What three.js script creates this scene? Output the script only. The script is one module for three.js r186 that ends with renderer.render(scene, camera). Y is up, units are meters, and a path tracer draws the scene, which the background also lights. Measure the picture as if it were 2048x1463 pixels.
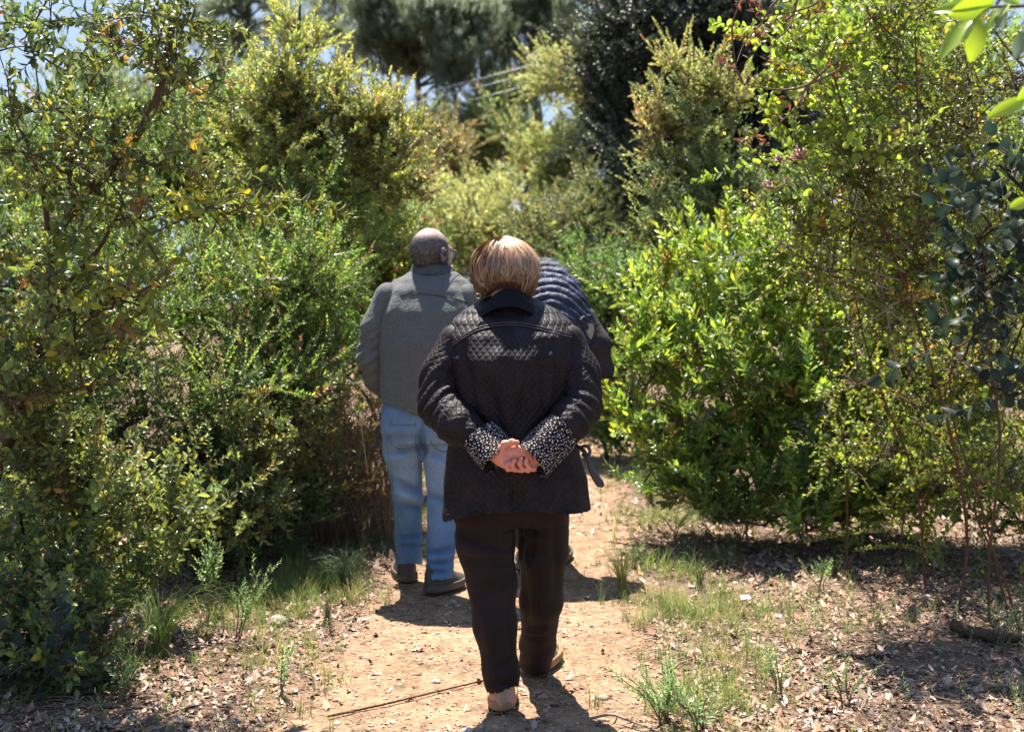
import * as THREE from 'three';
import { mergeGeometries, mergeVertices } from 'three/addons/utils/BufferGeometryUtils.js';
import { ImprovedNoise } from 'three/addons/math/ImprovedNoise.js';

// ---------------------------------------------------------------- camera, sky, sun, exposure
const scene = new THREE.Scene();
const FOV = 34, EYE = 1.40, PITCH = 0.0549;
const camera = new THREE.PerspectiveCamera(FOV, 1024 / 731, 0.1, 1200);
camera.position.set(0, EYE, 0);
camera.rotation.set(-PITCH, 0, 0);
camera.focus = 4.1;
camera.userData.fStop = 3.3;
scene.add(camera);

const SUN_EL = THREE.MathUtils.degToRad(64), SUN_AZ = THREE.MathUtils.degToRad(-14);
const sunDir = new THREE.Vector3(Math.sin(SUN_AZ) * Math.cos(SUN_EL), Math.sin(SUN_EL), -Math.cos(SUN_AZ) * Math.cos(SUN_EL));
{ // clear, slightly milky spring sky: blue overhead, paler towards the horizon and round the sun
  const w = 512, h = 256, d = new Float32Array(w * h * 4);
  for (let y = 0; y < h; y++) for (let x = 0; x < w; x++) {
    const up = ((y + 0.5) / h - 0.5) * Math.PI, az = ((x + 0.5) / w - 0.5) * 2 * Math.PI, s = Math.sin(up), dx = Math.cos(az) * Math.cos(up), dz = Math.sin(az) * Math.cos(up);
    const c = dx * sunDir.x + s * sunDir.y + dz * sunDir.z, k = Math.pow(1 - Math.max(0, s), 2.6), glow = 0.07 * Math.pow(Math.max(0, c), 5) + 0.11 * Math.pow(Math.max(0, c), 40), i = (y * w + x) * 4;
    const z = [0.09, 0.15, 0.29], hz = [0.225, 0.28, 0.355], low = s < 0 ? Math.max(0.25, 1 + 3 * s) : 1;
    for (let q = 0; q < 3; q++) d[i + q] = ((z[q] + (hz[q] - z[q]) * k) + glow * [1, 0.97, 0.9][q]) * low;
    d[i + 3] = 1;
  }
  const t = new THREE.DataTexture(d, w, h, THREE.RGBAFormat, THREE.FloatType);
  t.mapping = THREE.EquirectangularReflectionMapping; t.magFilter = THREE.LinearFilter; t.needsUpdate = true;
  scene.background = t; scene.environment = t;
}
const sun = new THREE.DirectionalLight(0xfff6ea, 5);
sun.name = 'sun';
sun.position.copy(sunDir).multiplyScalar(60);
sun.target.position.set(0, 0, -6);
sun.castShadow = true;
sun.shadow.mapSize.set(4096, 4096);
Object.assign(sun.shadow.camera, { left: -22, right: 22, top: 22, bottom: -22, near: 1, far: 160 });
scene.add(sun, sun.target);
const renderer = new THREE.WebGLRenderer({ antialias: true });
renderer.setSize(1024, 731);
renderer.shadowMap.enabled = true;
renderer.toneMapping = THREE.LinearToneMapping;
renderer.toneMappingExposure = 3.4;

// ---------------------------------------------------------------- helpers
const V = (x, y, z) => new THREE.Vector3(x, y, z);
const FPX = 731.5 / Math.tan(THREE.MathUtils.degToRad(FOV / 2));
const CP = Math.cos(PITCH), SP = Math.sin(PITCH);
const ray = (px, py) => { const dx = (px - 1024) / FPX, dy = -(py - 731.5) / FPX; return V(dx, dy * CP - SP, -dy * SP - CP); };
// the point of the place that the photograph shows at (px, py), d metres ahead of the photographer
const P = (px, py, d) => { const r = ray(px, py); r.multiplyScalar(-d / r.z); r.y += EYE; return r; };
const G = (px, py) => { const r = ray(px, py); const t = -EYE / r.y; return V(r.x * t, 0, r.z * t); };
function proj(v) { // photograph pixel of a point, and its distance
  const y = v.y - EYE, fwd = -v.z * CP - y * SP, up = y * CP - v.z * SP;
  return [1024 + FPX * v.x / fwd, 731.5 - FPX * up / fwd, fwd];
}
function rngOf(seed) { let s = seed >>> 0; return () => { s = (s + 0x6d2b79f5) | 0; let t = Math.imul(s ^ (s >>> 15), 1 | s); t = (t + Math.imul(t ^ (t >>> 7), 61 | t)) ^ t; return ((t ^ (t >>> 14)) >>> 0) / 4294967296; }; }
const R0 = rngOf(77);
const PN = new ImprovedNoise();
const noise = (x, y, z = 0) => PN.noise(x + 91.3, y + 47.7, z + 13.1);
const fbm = (x, y, z = 0, o = 4) => { let s = 0, a = 0.5; for (let i = 0; i < o; i++, a *= 0.5, x *= 2.03, y *= 2.03, z *= 2.03) s += a * noise(x, y, z); return s; };
const clamp = (x, a = 0, b = 1) => Math.min(b, Math.max(a, x));
const lerp = (a, b, t) => a + (b - a) * t;
const sstep = (a, b, x) => { const t = clamp((x - a) / (b - a)); return t * t * (3 - 2 * t); };
const col = (r, g, b) => new THREE.Color().setRGB(r, g, b);

const used = new Map();
function numbered(name) { const n = used.get(name) ?? 0; used.set(name, n + 1); return n ? name + '_' + String(n).padStart(3, '0') : name; }
function tag(o, label, category, group, kind) {
  if (label) o.userData.label = label;
  if (category) o.userData.category = category;
  if (group) o.userData.group = group;
  if (kind) o.userData.kind = kind;
  return o;
}
function shade(o) { o.castShadow = true; o.receiveShadow = true; return o; }
function base(name, pos, label, category, group) { const g = new THREE.Group(); g.name = numbered(name); g.position.copy(pos); scene.add(g); return tag(g, label, category, group); }
function part(name, geo, mat, parent) { const m = shade(new THREE.Mesh(geo, mat)); m.name = parent === scene ? numbered(name) : name; parent.add(m); return m; }
const std = (o) => new THREE.MeshPhysicalMaterial({ side: THREE.DoubleSide, ...o });

function dataTex(n, fn, srgb = false, m = n) { // fn(u, v) -> [r, g, b] in 0..1
  const d = new Uint8Array(n * m * 4);
  for (let y = 0; y < m; y++) for (let x = 0; x < n; x++) {
    const c = fn((x + 0.5) / n, (y + 0.5) / m), i = (y * n + x) * 4;
    d[i] = clamp(c[0]) * 255; d[i + 1] = clamp(c[1]) * 255; d[i + 2] = clamp(c[2]) * 255; d[i + 3] = 255;
  }
  const t = new THREE.DataTexture(d, n, m);
  t.wrapS = t.wrapT = THREE.RepeatWrapping; t.magFilter = THREE.LinearFilter; t.minFilter = THREE.LinearMipmapLinearFilter; t.generateMipmaps = true;
  if (srgb) t.colorSpace = THREE.SRGBColorSpace;
  t.needsUpdate = true;
  return t;
}
// noise that repeats with period 1: smooth values on a lattice of about f cells
const tnoise = (u, v, f, s = 0) => {
  f = Math.max(1, Math.round(f));
  const h = (i, j) => { let t = Math.imul(((i % f) + f) % f + 1 + s * 131, 0x9E3779B1) ^ Math.imul(((j % f) + f) % f + 7 + s * 57, 0x85EBCA6B); t = Math.imul(t ^ (t >>> 15), 0x2C1B3C6D); t ^= t >>> 12; t = Math.imul(t, 0x297A2D39); return ((t ^ (t >>> 15)) >>> 0) / 4294967296; };
  const x = u * f, y = v * f, i = Math.floor(x), j = Math.floor(y); let a = x - i, b = y - j; a = a * a * (3 - 2 * a); b = b * b * (3 - 2 * b);
  return (lerp(lerp(h(i, j), h(i + 1, j), a), lerp(h(i, j + 1), h(i + 1, j + 1), a), b) * 2 - 1);
};
function rep(t, x, y = x) { const c = t.clone(); c.repeat.set(x, y); c.needsUpdate = true; return c; }

// ---------------------------------------------------------------- solid modelling from distance fields
const smin = (a, b, k) => { const h = Math.max(k - Math.abs(a - b), 0) / k; return Math.min(a, b) - h * h * k * 0.25; };
function cone(a, b, ra, rb, flat = 1) { // tapered capsule; flat < 1 squeezes it along z
  const bx = b.x - a.x, by = b.y - a.y, bz = (b.z - a.z), l2 = bx * bx + by * by + bz * bz || 1e-9;
  return (x, y, z) => {
    const px = x - a.x, py = y - a.y, pz = z - a.z, h = clamp((px * bx + py * by + pz * bz) / l2);
    return Math.hypot(px - bx * h, py - by * h, (pz - bz * h) / flat) - lerp(ra, rb, h);
  };
}
function ell(c, rx, ry, rz) {
  const m = Math.min(rx, ry, rz);
  return (x, y, z) => { const k = Math.hypot((x - c.x) / rx, (y - c.y) / ry, (z - c.z) / rz); const g = Math.hypot((x - c.x) / (rx * rx), (y - c.y) / (ry * ry), (z - c.z) / (rz * rz)) || 1 / m; return k * (k - 1) / g; };
}
function join(list, k = 0.03) { return (x, y, z) => { let d = list[0](x, y, z); for (let i = 1; i < list.length; i++) d = smin(d, list[i](x, y, z), k); return d; }; }
// rows of {y, x, a, z, b}: an upright tube with elliptical sections (n = roundness)
function loft(rows, n = 2.4) {
  rows = [...rows].sort((p, q) => p.y - q.y);
  const at = (y) => {
    let i = 0; while (i < rows.length - 2 && y > rows[i + 1].y) i++;
    const p = rows[i], q = rows[i + 1], t = clamp((y - p.y) / (q.y - p.y)), s = t * t * (3 - 2 * t) * 0.5 + t * 0.5;
    return [lerp(p.x, q.x, s), lerp(p.a, q.a, s), lerp(p.z, q.z, s), lerp(p.b, q.b, s)];
  };
  const lo = rows[0].y, hi = rows[rows.length - 1].y;
  const f = (x, y, z) => {
    const [cx, a, cz, b] = at(y);
    const k = Math.pow(Math.pow(Math.abs(x - cx) / a, n) + Math.pow(Math.abs(z - cz) / b, n), 1 / n);
    return Math.max((k - 1) * Math.min(a, b), y - hi, lo - y);
  };
  f.at = at;
  return f;
}
function nets(f, lo, hi, h, push) { // surface nets
  const nx = Math.ceil((hi.x - lo.x) / h) + 1, ny = Math.ceil((hi.y - lo.y) / h) + 1, nz = Math.ceil((hi.z - lo.z) / h) + 1;
  const v = new Float32Array(nx * ny * nz), id = new Int32Array(nx * ny * nz).fill(-1), at = (i, j, k) => i + nx * (j + ny * k);
  for (let k = 0; k < nz; k++) for (let j = 0; j < ny; j++) for (let i = 0; i < nx; i++) v[at(i, j, k)] = f(lo.x + i * h, lo.y + j * h, lo.z + k * h);
  const pos = [], idx = [];
  for (let k = 0; k < nz - 1; k++) for (let j = 0; j < ny - 1; j++) for (let i = 0; i < nx - 1; i++) {
    let sx = 0, sy = 0, sz = 0, n = 0, neg = 0;
    for (let c = 0; c < 8; c++) if (v[at(i + (c & 1), j + ((c >> 1) & 1), k + (c >> 2))] < 0) neg++;
    if (neg === 0 || neg === 8) continue;
    for (let c = 0; c < 8; c++) for (let b = 1; b < 8; b <<= 1) if (!(c & b)) {
      const e = c | b, p = v[at(i + (c & 1), j + ((c >> 1) & 1), k + (c >> 2))], q = v[at(i + (e & 1), j + ((e >> 1) & 1), k + (e >> 2))];
      if ((p < 0) === (q < 0)) continue;
      const t = p / (p - q);
      sx += (c & 1) + (b === 1 ? t : 0); sy += ((c >> 1) & 1) + (b === 2 ? t : 0); sz += (c >> 2) + (b === 4 ? t : 0); n++;
    }
    id[at(i, j, k)] = pos.length / 3;
    pos.push(lo.x + (i + sx / n) * h, lo.y + (j + sy / n) * h, lo.z + (k + sz / n) * h);
  }
  const quad = (a, b, c, d, flip) => { if (a < 0 || b < 0 || c < 0 || d < 0) return; if (flip) idx.push(a, c, b, a, d, c); else idx.push(a, b, c, a, c, d); };
  for (let k = 1; k < nz - 1; k++) for (let j = 1; j < ny - 1; j++) for (let i = 1; i < nx - 1; i++) {
    const s = v[at(i, j, k)] < 0;
    if (s !== v[at(i + 1, j, k)] < 0) quad(id[at(i, j - 1, k - 1)], id[at(i, j, k - 1)], id[at(i, j, k)], id[at(i, j - 1, k)], !s);
    if (s !== v[at(i, j + 1, k)] < 0) quad(id[at(i - 1, j, k - 1)], id[at(i - 1, j, k)], id[at(i, j, k)], id[at(i, j, k - 1)], !s);
    if (s !== v[at(i, j, k + 1)] < 0) quad(id[at(i - 1, j - 1, k)], id[at(i, j - 1, k)], id[at(i, j, k)], id[at(i - 1, j, k)], !s);
  }
  const g = new THREE.BufferGeometry();
  g.setAttribute('position', new THREE.Float32BufferAttribute(pos, 3));
  g.setIndex(idx);
  g.computeVertexNormals();
  if (push) { // fine relief along the normal
    const p = g.attributes.position, n = g.attributes.normal;
    for (let i = 0; i < p.count; i++) {
      const d = push(p.getX(i), p.getY(i), p.getZ(i), n.getX(i), n.getY(i), n.getZ(i));
      p.setXYZ(i, p.getX(i) + n.getX(i) * d, p.getY(i) + n.getY(i) * d, p.getZ(i) + n.getZ(i) * d);
    }
    g.computeVertexNormals();
  }
  return g;
}
function uvBy(g, fn) { const p = g.attributes.position, uv = new Float32Array(p.count * 2); for (let i = 0; i < p.count; i++) { const c = fn(p.getX(i), p.getY(i), p.getZ(i)); uv[i * 2] = c[0]; uv[i * 2 + 1] = c[1]; } g.setAttribute('uv', new THREE.BufferAttribute(uv, 2)); return g; }
function colorBy(g, fn) { const p = g.attributes.position, c = new Float32Array(p.count * 3); for (let i = 0; i < p.count; i++) c.set(fn(p.getX(i), p.getY(i), p.getZ(i)), i * 3); g.setAttribute('color', new THREE.BufferAttribute(c, 3)); return g; }
// a tube with its own radius at each point of a smooth line
function limb(pts, radii, sides = 6, seg = 4, rnd = null, wob = 0) {
  const curve = new THREE.CatmullRomCurve3(pts), n = (pts.length - 1) * seg, pos = [], nor = [], idx = [], uv = [], q = new THREE.Vector3();
  const fr = V(0.31, 0.2, 0.93);
  let len = 0, prev = null;
  for (let i = 0; i <= n; i++) {
    const t = i / n, c = curve.getPoint(t), tan = curve.getTangent(t), k = t * (pts.length - 1), a = Math.min(pts.length - 2, Math.floor(k)), r = lerp(radii[a], radii[a + 1], k - a);
    if (prev) len += c.distanceTo(prev); prev = c;
    const s = V().crossVectors(tan, fr).normalize(), b = V().crossVectors(s, tan).normalize();
    for (let j = 0; j <= sides; j++) {
      const w = 2 * Math.PI * j / sides, rr = r * (1 + (rnd ? wob * noise(c.x * 20 + Math.cos(w) * 2, c.y * 20, c.z * 20 + Math.sin(w) * 2) : 0));
      q.set(0, 0, 0).addScaledVector(s, Math.cos(w)).addScaledVector(b, Math.sin(w));
      pos.push(c.x + q.x * rr, c.y + q.y * rr, c.z + q.z * rr); nor.push(q.x, q.y, q.z); uv.push(j / sides, len);
      if (i < n && j < sides) { const o = i * (sides + 1) + j; idx.push(o, o + sides + 1, o + 1, o + 1, o + sides + 1, o + sides + 2); }
    }
  }
  const g = new THREE.BufferGeometry();
  g.setAttribute('position', new THREE.Float32BufferAttribute(pos, 3)); g.setAttribute('normal', new THREE.Float32BufferAttribute(nor, 3)); g.setAttribute('uv', new THREE.Float32BufferAttribute(uv, 2));
  g.setIndex(idx);
  return g;
}

// ---------------------------------------------------------------- ground
const pathX = (z) => { const d = -z; return lerp(-0.16, -0.02, sstep(3.5, 5.5, d)) + 0.30 * sstep(5.5, 9, d) + 0.75 * sstep(8.5, 12.5, d) - 1.4 * sstep(12, 18, d); };
const pathW = (z) => { const d = -z; return 0.66 - 0.12 * sstep(5, 9, d) - 0.12 * sstep(9, 13, d); };
const onPath = (x, z) => 1 - sstep(0.78, 1.2, Math.abs(x - pathX(z)) / pathW(z) + 0.22 * noise(x * 2.1, z * 1.3) + 0.1 * noise(x * 7, z * 7));
const heightAt = (x, z) => {
  const p = onPath(x, z), edge = sstep(0.6, 2.4, Math.abs(x - pathX(z)));
  const fade = sstep(9, 6.5, Math.abs(x)) * sstep(-19.5, -16, z) * sstep(-1.8, -2.6, z);
  return fade * (0.05 * edge * (0.6 + noise(x * 0.7, z * 0.7)) + 0.012 * noise(x * 2.3, z * 2.3) + 0.006 * noise(x * 9, z * 9) * (1 - 0.4 * p) + 0.0035 * noise(x * 26, z * 26) - 0.012 * p);
};
const grain = dataTex(512, (u, v) => { const n = 0.78 + 0.2 * tnoise(u, v, 9) + 0.22 * tnoise(u, v, 34, 4) + 0.22 * tnoise(u, v, 90, 7) + 0.24 * (R0() - 0.5); return [n * 1.02, n, n * 0.97]; });
const grainBump = dataTex(512, (u, v) => { const n = 0.5 + 0.3 * tnoise(u, v, 40, 2) + 0.3 * tnoise(u, v, 95, 8) + 0.3 * (R0() - 0.5); return [n, n, n]; });
const M_dirt = std({ color: 0xffffff, vertexColors: true, map: rep(grain, 1.1), bumpMap: rep(grainBump, 1.7), bumpScale: 0.006, roughness: 0.95, specularIntensity: 0.25 });
{
  const x0 = -9, x1 = 9, z0 = -1.8, z1 = -19.5, xs = [], zs = [];
  for (let x = x0; x < x1 + 1e-6; x += Math.abs(x) < 3.2 ? 0.035 : 0.12) xs.push(x); xs[xs.length - 1] = x1;
  for (let z = z0; z > z1 - 1e-6; z -= z > -8 ? 0.035 : 0.09) zs.push(z); zs[zs.length - 1] = z1;
  const pos = [], uv = [], cl = [], gi = [], pi = [], nx = xs.length;
  const mask = new Float32Array(nx * zs.length);
  for (let j = 0; j < zs.length; j++) for (let i = 0; i < nx; i++) {
    const x = xs[i], z = zs[j], p = onPath(x, z), n = fbm(x * 1.7, z * 1.7, 0, 4), m = noise(x * 5.1, z * 5.1);
    mask[j * nx + i] = p;
    pos.push(x, heightAt(x, z), z); uv.push(x, z);
    const sand = [0.31 + 0.085 * n, 0.204 + 0.064 * n, 0.132 + 0.05 * n], soil = [0.165 + 0.06 * n + 0.02 * m, 0.112 + 0.045 * n + 0.015 * m, 0.082 + 0.033 * n];
    cl.push(lerp(soil[0], sand[0], p), lerp(soil[1], sand[1], p), lerp(soil[2], sand[2], p));
  }
  for (let j = 0; j < zs.length - 1; j++) for (let i = 0; i < nx - 1; i++) {
    const a = j * nx + i, b = a + 1, c = a + nx, d = c + 1, to = mask[a] + mask[b] + mask[c] + mask[d] > 2 ? pi : gi;
    to.push(a, b, c, b, d, c);
  }
  const src = new THREE.BufferGeometry();
  src.setAttribute('position', new THREE.Float32BufferAttribute(pos, 3)); src.setAttribute('uv', new THREE.Float32BufferAttribute(uv, 2)); src.setAttribute('color', new THREE.Float32BufferAttribute(cl, 3));
  src.setIndex([...gi, ...pi]); src.computeVertexNormals();
  const pick = (idx, extra) => {
    const map = new Map(), P2 = [], N2 = [], U2 = [], C2 = [], I2 = [];
    for (const v of idx) { if (!map.has(v)) { map.set(v, P2.length / 3); for (const [k, arr, s] of [['position', P2, 3], ['normal', N2, 3], ['uv', U2, 2], ['color', C2, 3]]) for (let c = 0; c < s; c++) arr.push(src.attributes[k].array[v * s + c]); } I2.push(map.get(v)); }
    if (extra) for (const [a, b, c, d] of extra) { const o = P2.length / 3; for (const q of [[a, b], [c, b], [a, d], [c, d]]) { P2.push(q[0], 0, q[1]); N2.push(0, 1, 0); U2.push(q[0], q[1]); C2.push(0.2, 0.145, 0.09); } I2.push(o, o + 2, o + 1, o + 1, o + 2, o + 3); }
    const g = new THREE.BufferGeometry();
    g.setAttribute('position', new THREE.Float32BufferAttribute(P2, 3)); g.setAttribute('normal', new THREE.Float32BufferAttribute(N2, 3)); g.setAttribute('uv', new THREE.Float32BufferAttribute(U2, 2)); g.setAttribute('color', new THREE.Float32BufferAttribute(C2, 3)); g.setIndex(I2);
    return g;
  };
  const R = 700;
  tag(part('ground', pick(gi, [[-R, -R, R, z1], [-R, z1, x0, z0], [x1, z1, R, z0], [-R, z0, R, R]]), M_dirt, scene), 'bare woodland ground under leaf litter beside the path', null, null, 'structure');
  tag(part('path', pick(pi), M_dirt, scene), 'sandy footpath that runs between the shrubs', null, null, 'structure');
}

// ---------------------------------------------------------------- trees and shrubs
const Y = V(0, 1, 0);
const leafMat = (trans, coat, rough, o = {}) => new THREE.MeshPhysicalMaterial({ color: 0xffffff, vertexColors: true, side: THREE.DoubleSide, roughness: 1, transmission: trans, thickness: 0, clearcoat: coat, clearcoatRoughness: rough, specularIntensity: 0.3, ...o });
const ML = { soft: leafMat(0.58, 1, 0.27), glossy: leafMat(0.48, 1, 0.26), dull: leafMat(0.4, 0.35, 0.4), needle: leafMat(0.3, 0.3, 0.4) };
const barkTex = dataTex(256, (u, v) => { const a = 0.72 + 0.3 * tnoise(u, v, 14) * tnoise(u, v * 0.5, 8, 2) + 0.22 * tnoise(u, v, 40, 3) + 0.2 * (R0() - 0.5); return [a, a * 0.97, a * 0.93]; });
const bark = (r, g, b) => std({ color: col(r, g, b), map: rep(barkTex, 1, 6), bumpMap: rep(barkTex, 1, 6), bumpScale: 0.006, roughness: 0.95, specularIntensity: 0.2 });
const MB = { brown: bark(0.16, 0.105, 0.07), grey: bark(0.2, 0.175, 0.15), dark: bark(0.08, 0.06, 0.045), red: bark(0.22, 0.12, 0.07), pine: bark(0.2, 0.18, 0.165), dry: bark(0.36, 0.26, 0.18) };

// one leaf along +y, folded on its midrib and bent back; outline is the half width at each of a few stations
function leafGeo(L, W, { fold = 0.35, curl = 0.25, out = [0.12, 0.8, 1, 0.78, 0.36], wave = 0 } = {}, tone = [1, 1, 1]) {
  const pos = [], nor = [], cl = [], idx = [], n = out.length;
  const put = (x, y, z, e, k) => { pos.push(x, y, z); const q = V(-e * (fold * 1.5 + 0.25), (curl + 0.4) * 1.7 * (y / L - 0.35), 1).normalize(); nor.push(q.x, q.y, q.z); cl.push(tone[0] * k, tone[1] * k, tone[2] * k); };
  const zc = (t) => -curl * L * t * t * 0.6;
  put(0, 0, 0, 0, 0.9);
  for (let i = 0; i < n; i++) { const t = (i + 0.6) / n * 0.97, w = out[i] * W / 2, wv = wave * W * (i % 2 ? 1 : -1); put(-w, t * L, zc(t) + w * fold + wv, -1, 1); put(0, t * L, zc(t), 0, 1.12); put(w, t * L, zc(t) + w * fold - wv, 1, 1); }
  put(0, L, zc(1), 0, 1);
  idx.push(0, 2, 1, 0, 3, 2);
  for (let i = 0; i < n - 1; i++) { const a = 1 + i * 3; for (const e of [0, 1]) idx.push(a + e, a + e + 1, a + e + 3, a + e + 1, a + e + 4, a + e + 3); }
  const a = 1 + (n - 1) * 3, tip = a + 3; idx.push(a, a + 1, tip, a + 1, a + 2, tip);
  const g = new THREE.BufferGeometry();
  g.setAttribute('position', new THREE.Float32BufferAttribute(pos, 3)); g.setAttribute('normal', new THREE.Float32BufferAttribute(nor, 3)); g.setAttribute('color', new THREE.Float32BufferAttribute(cl, 3)); g.setIndex(idx);
  return g;
}
const OVAL = [0.55, 0.98, 0.9, 0.45], LANCE = [0.35, 0.9, 0.85, 0.4], ROUND = [0.75, 1, 0.98, 0.65], SPOON = [0.3, 0.65, 1, 0.8];
const twigGeo = (pts, r0, r1, c, sides = 3, seg = 2) => { const g = limb(pts, pts.map((_, i) => lerp(r0, r1, i / (pts.length - 1))), sides, seg); g.deleteAttribute('uv'); return colorBy(g, () => c); };
// species: leaf length, width, outline; sprig length and leaf count; colours (each a reflectance), gloss
const KIND = {
  oak: { L: 0.046, W: 0.024, out: OVAL, fold: 0.45, curl: 0.35, T: 0.13, n: 10, spread: 1.0, mat: 'glossy', tones: [[0.1, 0.128, 0.022], [0.068, 0.095, 0.021], [0.145, 0.168, 0.024], [0.045, 0.065, 0.018], [0.21, 0.18, 0.02], [0.09, 0.115, 0.028]], twig: [0.13, 0.09, 0.06] },
  lentisk: { L: 0.034, W: 0.0125, out: LANCE, fold: 0.3, curl: 0.2, T: 0.15, n: 14, spread: 0.95, pinn: true, mat: 'soft', tones: [[0.1, 0.185, 0.026], [0.075, 0.145, 0.024], [0.14, 0.215, 0.032], [0.055, 0.11, 0.022], [0.18, 0.22, 0.03]], twig: [0.14, 0.09, 0.06] },
  holm: { L: 0.032, W: 0.017, out: OVAL, fold: 0.5, curl: 0.4, T: 0.13, n: 12, spread: 1.0, mat: 'glossy', tones: [[0.075, 0.09, 0.026], [0.05, 0.066, 0.022], [0.115, 0.125, 0.03], [0.09, 0.105, 0.026], [0.035, 0.05, 0.018], [0.15, 0.15, 0.03]], twig: [0.14, 0.11, 0.085] },
  youngOak: { L: 0.03, W: 0.016, out: OVAL, fold: 0.4, curl: 0.2, T: 0.1, n: 11, spread: 0.75, mat: 'soft', tones: [[0.34, 0.36, 0.10], [0.28, 0.31, 0.08], [0.38, 0.36, 0.13], [0.22, 0.26, 0.07], [0.34, 0.30, 0.1]], twig: [0.2, 0.14, 0.09] },
  laurel: { L: 0.072, W: 0.027, out: LANCE, fold: 0.3, curl: 0.2, T: 0.13, n: 11, spread: 0.85, mat: 'glossy', tones: [[0.15, 0.21, 0.022], [0.1, 0.16, 0.022], [0.21, 0.26, 0.024], [0.06, 0.11, 0.02], [0.26, 0.29, 0.025], [0.12, 0.18, 0.024]], twig: [0.2, 0.13, 0.07] },
  smallLeaf: { L: 0.028, W: 0.018, out: ROUND, fold: 0.25, curl: 0.2, T: 0.15, n: 11, spread: 1.1, mat: 'soft', tones: [[0.2, 0.25, 0.025], [0.15, 0.2, 0.022], [0.26, 0.28, 0.028], [0.1, 0.14, 0.02], [0.17, 0.13, 0.03]], twig: [0.17, 0.11, 0.07] },
  roundLeaf: { L: 0.052, W: 0.04, out: ROUND, fold: 0.2, curl: 0.3, T: 0.18, n: 8, spread: 1.1, mat: 'dull', tones: [[0.022, 0.048, 0.03], [0.03, 0.06, 0.034], [0.018, 0.04, 0.028], [0.035, 0.058, 0.034]], twig: [0.1, 0.075, 0.05] },
  back: { L: 0.05, W: 0.028, out: OVAL, fold: 0.4, curl: 0.3, T: 0.2, n: 13, spread: 0.95, mat: 'soft', tones: [[0.19, 0.215, 0.06], [0.15, 0.18, 0.05], [0.25, 0.255, 0.075], [0.12, 0.145, 0.045], [0.22, 0.23, 0.07]], twig: [0.14, 0.1, 0.07] },
  ivy: { L: 0.055, W: 0.034, out: OVAL, fold: 0.3, curl: 0.3, T: 0.22, n: 13, spread: 1.0, mat: 'soft', tones: [[0.045, 0.065, 0.03], [0.035, 0.05, 0.025], [0.06, 0.08, 0.034], [0.028, 0.042, 0.022]], twig: [0.07, 0.05, 0.035] },
  lime: { L: 0.046, W: 0.029, out: ROUND, fold: 0.2, curl: 0.2, T: 0.14, n: 8, spread: 1.1, mat: 'soft', tones: [[0.34, 0.44, 0.03], [0.27, 0.37, 0.03], [0.4, 0.47, 0.04], [0.2, 0.28, 0.03]], twig: [0.2, 0.13, 0.08] },
  weed: { L: 0.038, W: 0.013, out: LANCE, fold: 0.3, curl: 0.25, T: 0.2, n: 18, spread: 0.8, mat: 'soft', tones: [[0.17, 0.26, 0.08], [0.13, 0.21, 0.065], [0.21, 0.29, 0.09]], twig: [0.12, 0.16, 0.05] },
};
const sprigCache = new Map();
const LUSH = { oak: 1.85, lentisk: 1.85, holm: 2.1, youngOak: 1.1, laurel: 2.0, smallLeaf: 1.65, roundLeaf: 0.75, back: 1.6, ivy: 0.8, weed: 1.7, lime: 1 };  // roundLeaf is darkened to paint in the shade of an overhanging canopy
for (const k in LUSH) KIND[k].tones = KIND[k].tones.map((t) => t.map((x) => x * LUSH[k]));
function sprigOf(kind, variant) {
  const key = kind + variant; if (sprigCache.has(key)) return sprigCache.get(key);
  const s = KIND[kind], r = rngOf(1000 + 37 * variant + kind.length * 911 + kind.charCodeAt(0)), leaves = [], pts = [];
  const bx = (r() - 0.5) * 0.3 * s.T, bz = (r() - 0.5) * 0.3 * s.T;
  for (let i = 0; i < 4; i++) { const t = i / 3; pts.push(V(bx * t * t, s.T * t, bz * t * t)); }
  const geos = s.tones.map((t) => leafGeo(s.L, s.W, { fold: s.fold, curl: s.curl, out: s.out }, t));
  for (let i = 0; i < s.n; i++) {
    const last = i === s.n - 1, t = last ? 1 : 0.12 + 0.86 * (i / (s.n - 1)), at = V(bx * t * t, s.T * t, bz * t * t);
    const az = s.pinn ? (i % 2) * Math.PI + (r() - 0.5) * 0.6 : i * 2.4 + (r() - 0.5) * 0.9, tilt = last ? 0.2 * r() : s.spread * (0.7 + 0.5 * r()) * lerp(1.12, 0.62, t), sc = (0.62 + 0.55 * r()) * lerp(1.05, 0.82, t);
    const dir = V(Math.sin(tilt) * Math.cos(az), Math.cos(tilt), Math.sin(tilt) * Math.sin(az)), face = V(-Math.cos(tilt) * Math.cos(az), Math.sin(tilt), -Math.cos(tilt) * Math.sin(az));
    const x = V().crossVectors(dir, face).normalize(), m = new THREE.Matrix4().makeBasis(x, dir, V().crossVectors(x, dir)).multiply(new THREE.Matrix4().makeRotationY((r() - 0.5) * 0.9));
    m.premultiply(new THREE.Matrix4().makeTranslation(at.x, at.y, at.z)).scale(V(sc, sc, sc));
    leaves.push({ m, tone: Math.min(geos.length - 1, Math.floor(r() * geos.length)) });
  }
  const twig = twigGeo(pts, 0.0016 * (1 + s.L * 12), 0.0007 * (1 + s.L * 12), s.twig);
  const geo = mergeGeometries([...leaves.map((l) => geos[l.tone].clone().applyMatrix4(l.m)), twig]);
  const out = { leaves, geos, twig, geo, mat: ML[s.mat], s };
  sprigCache.set(key, out); return out;
}
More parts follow.
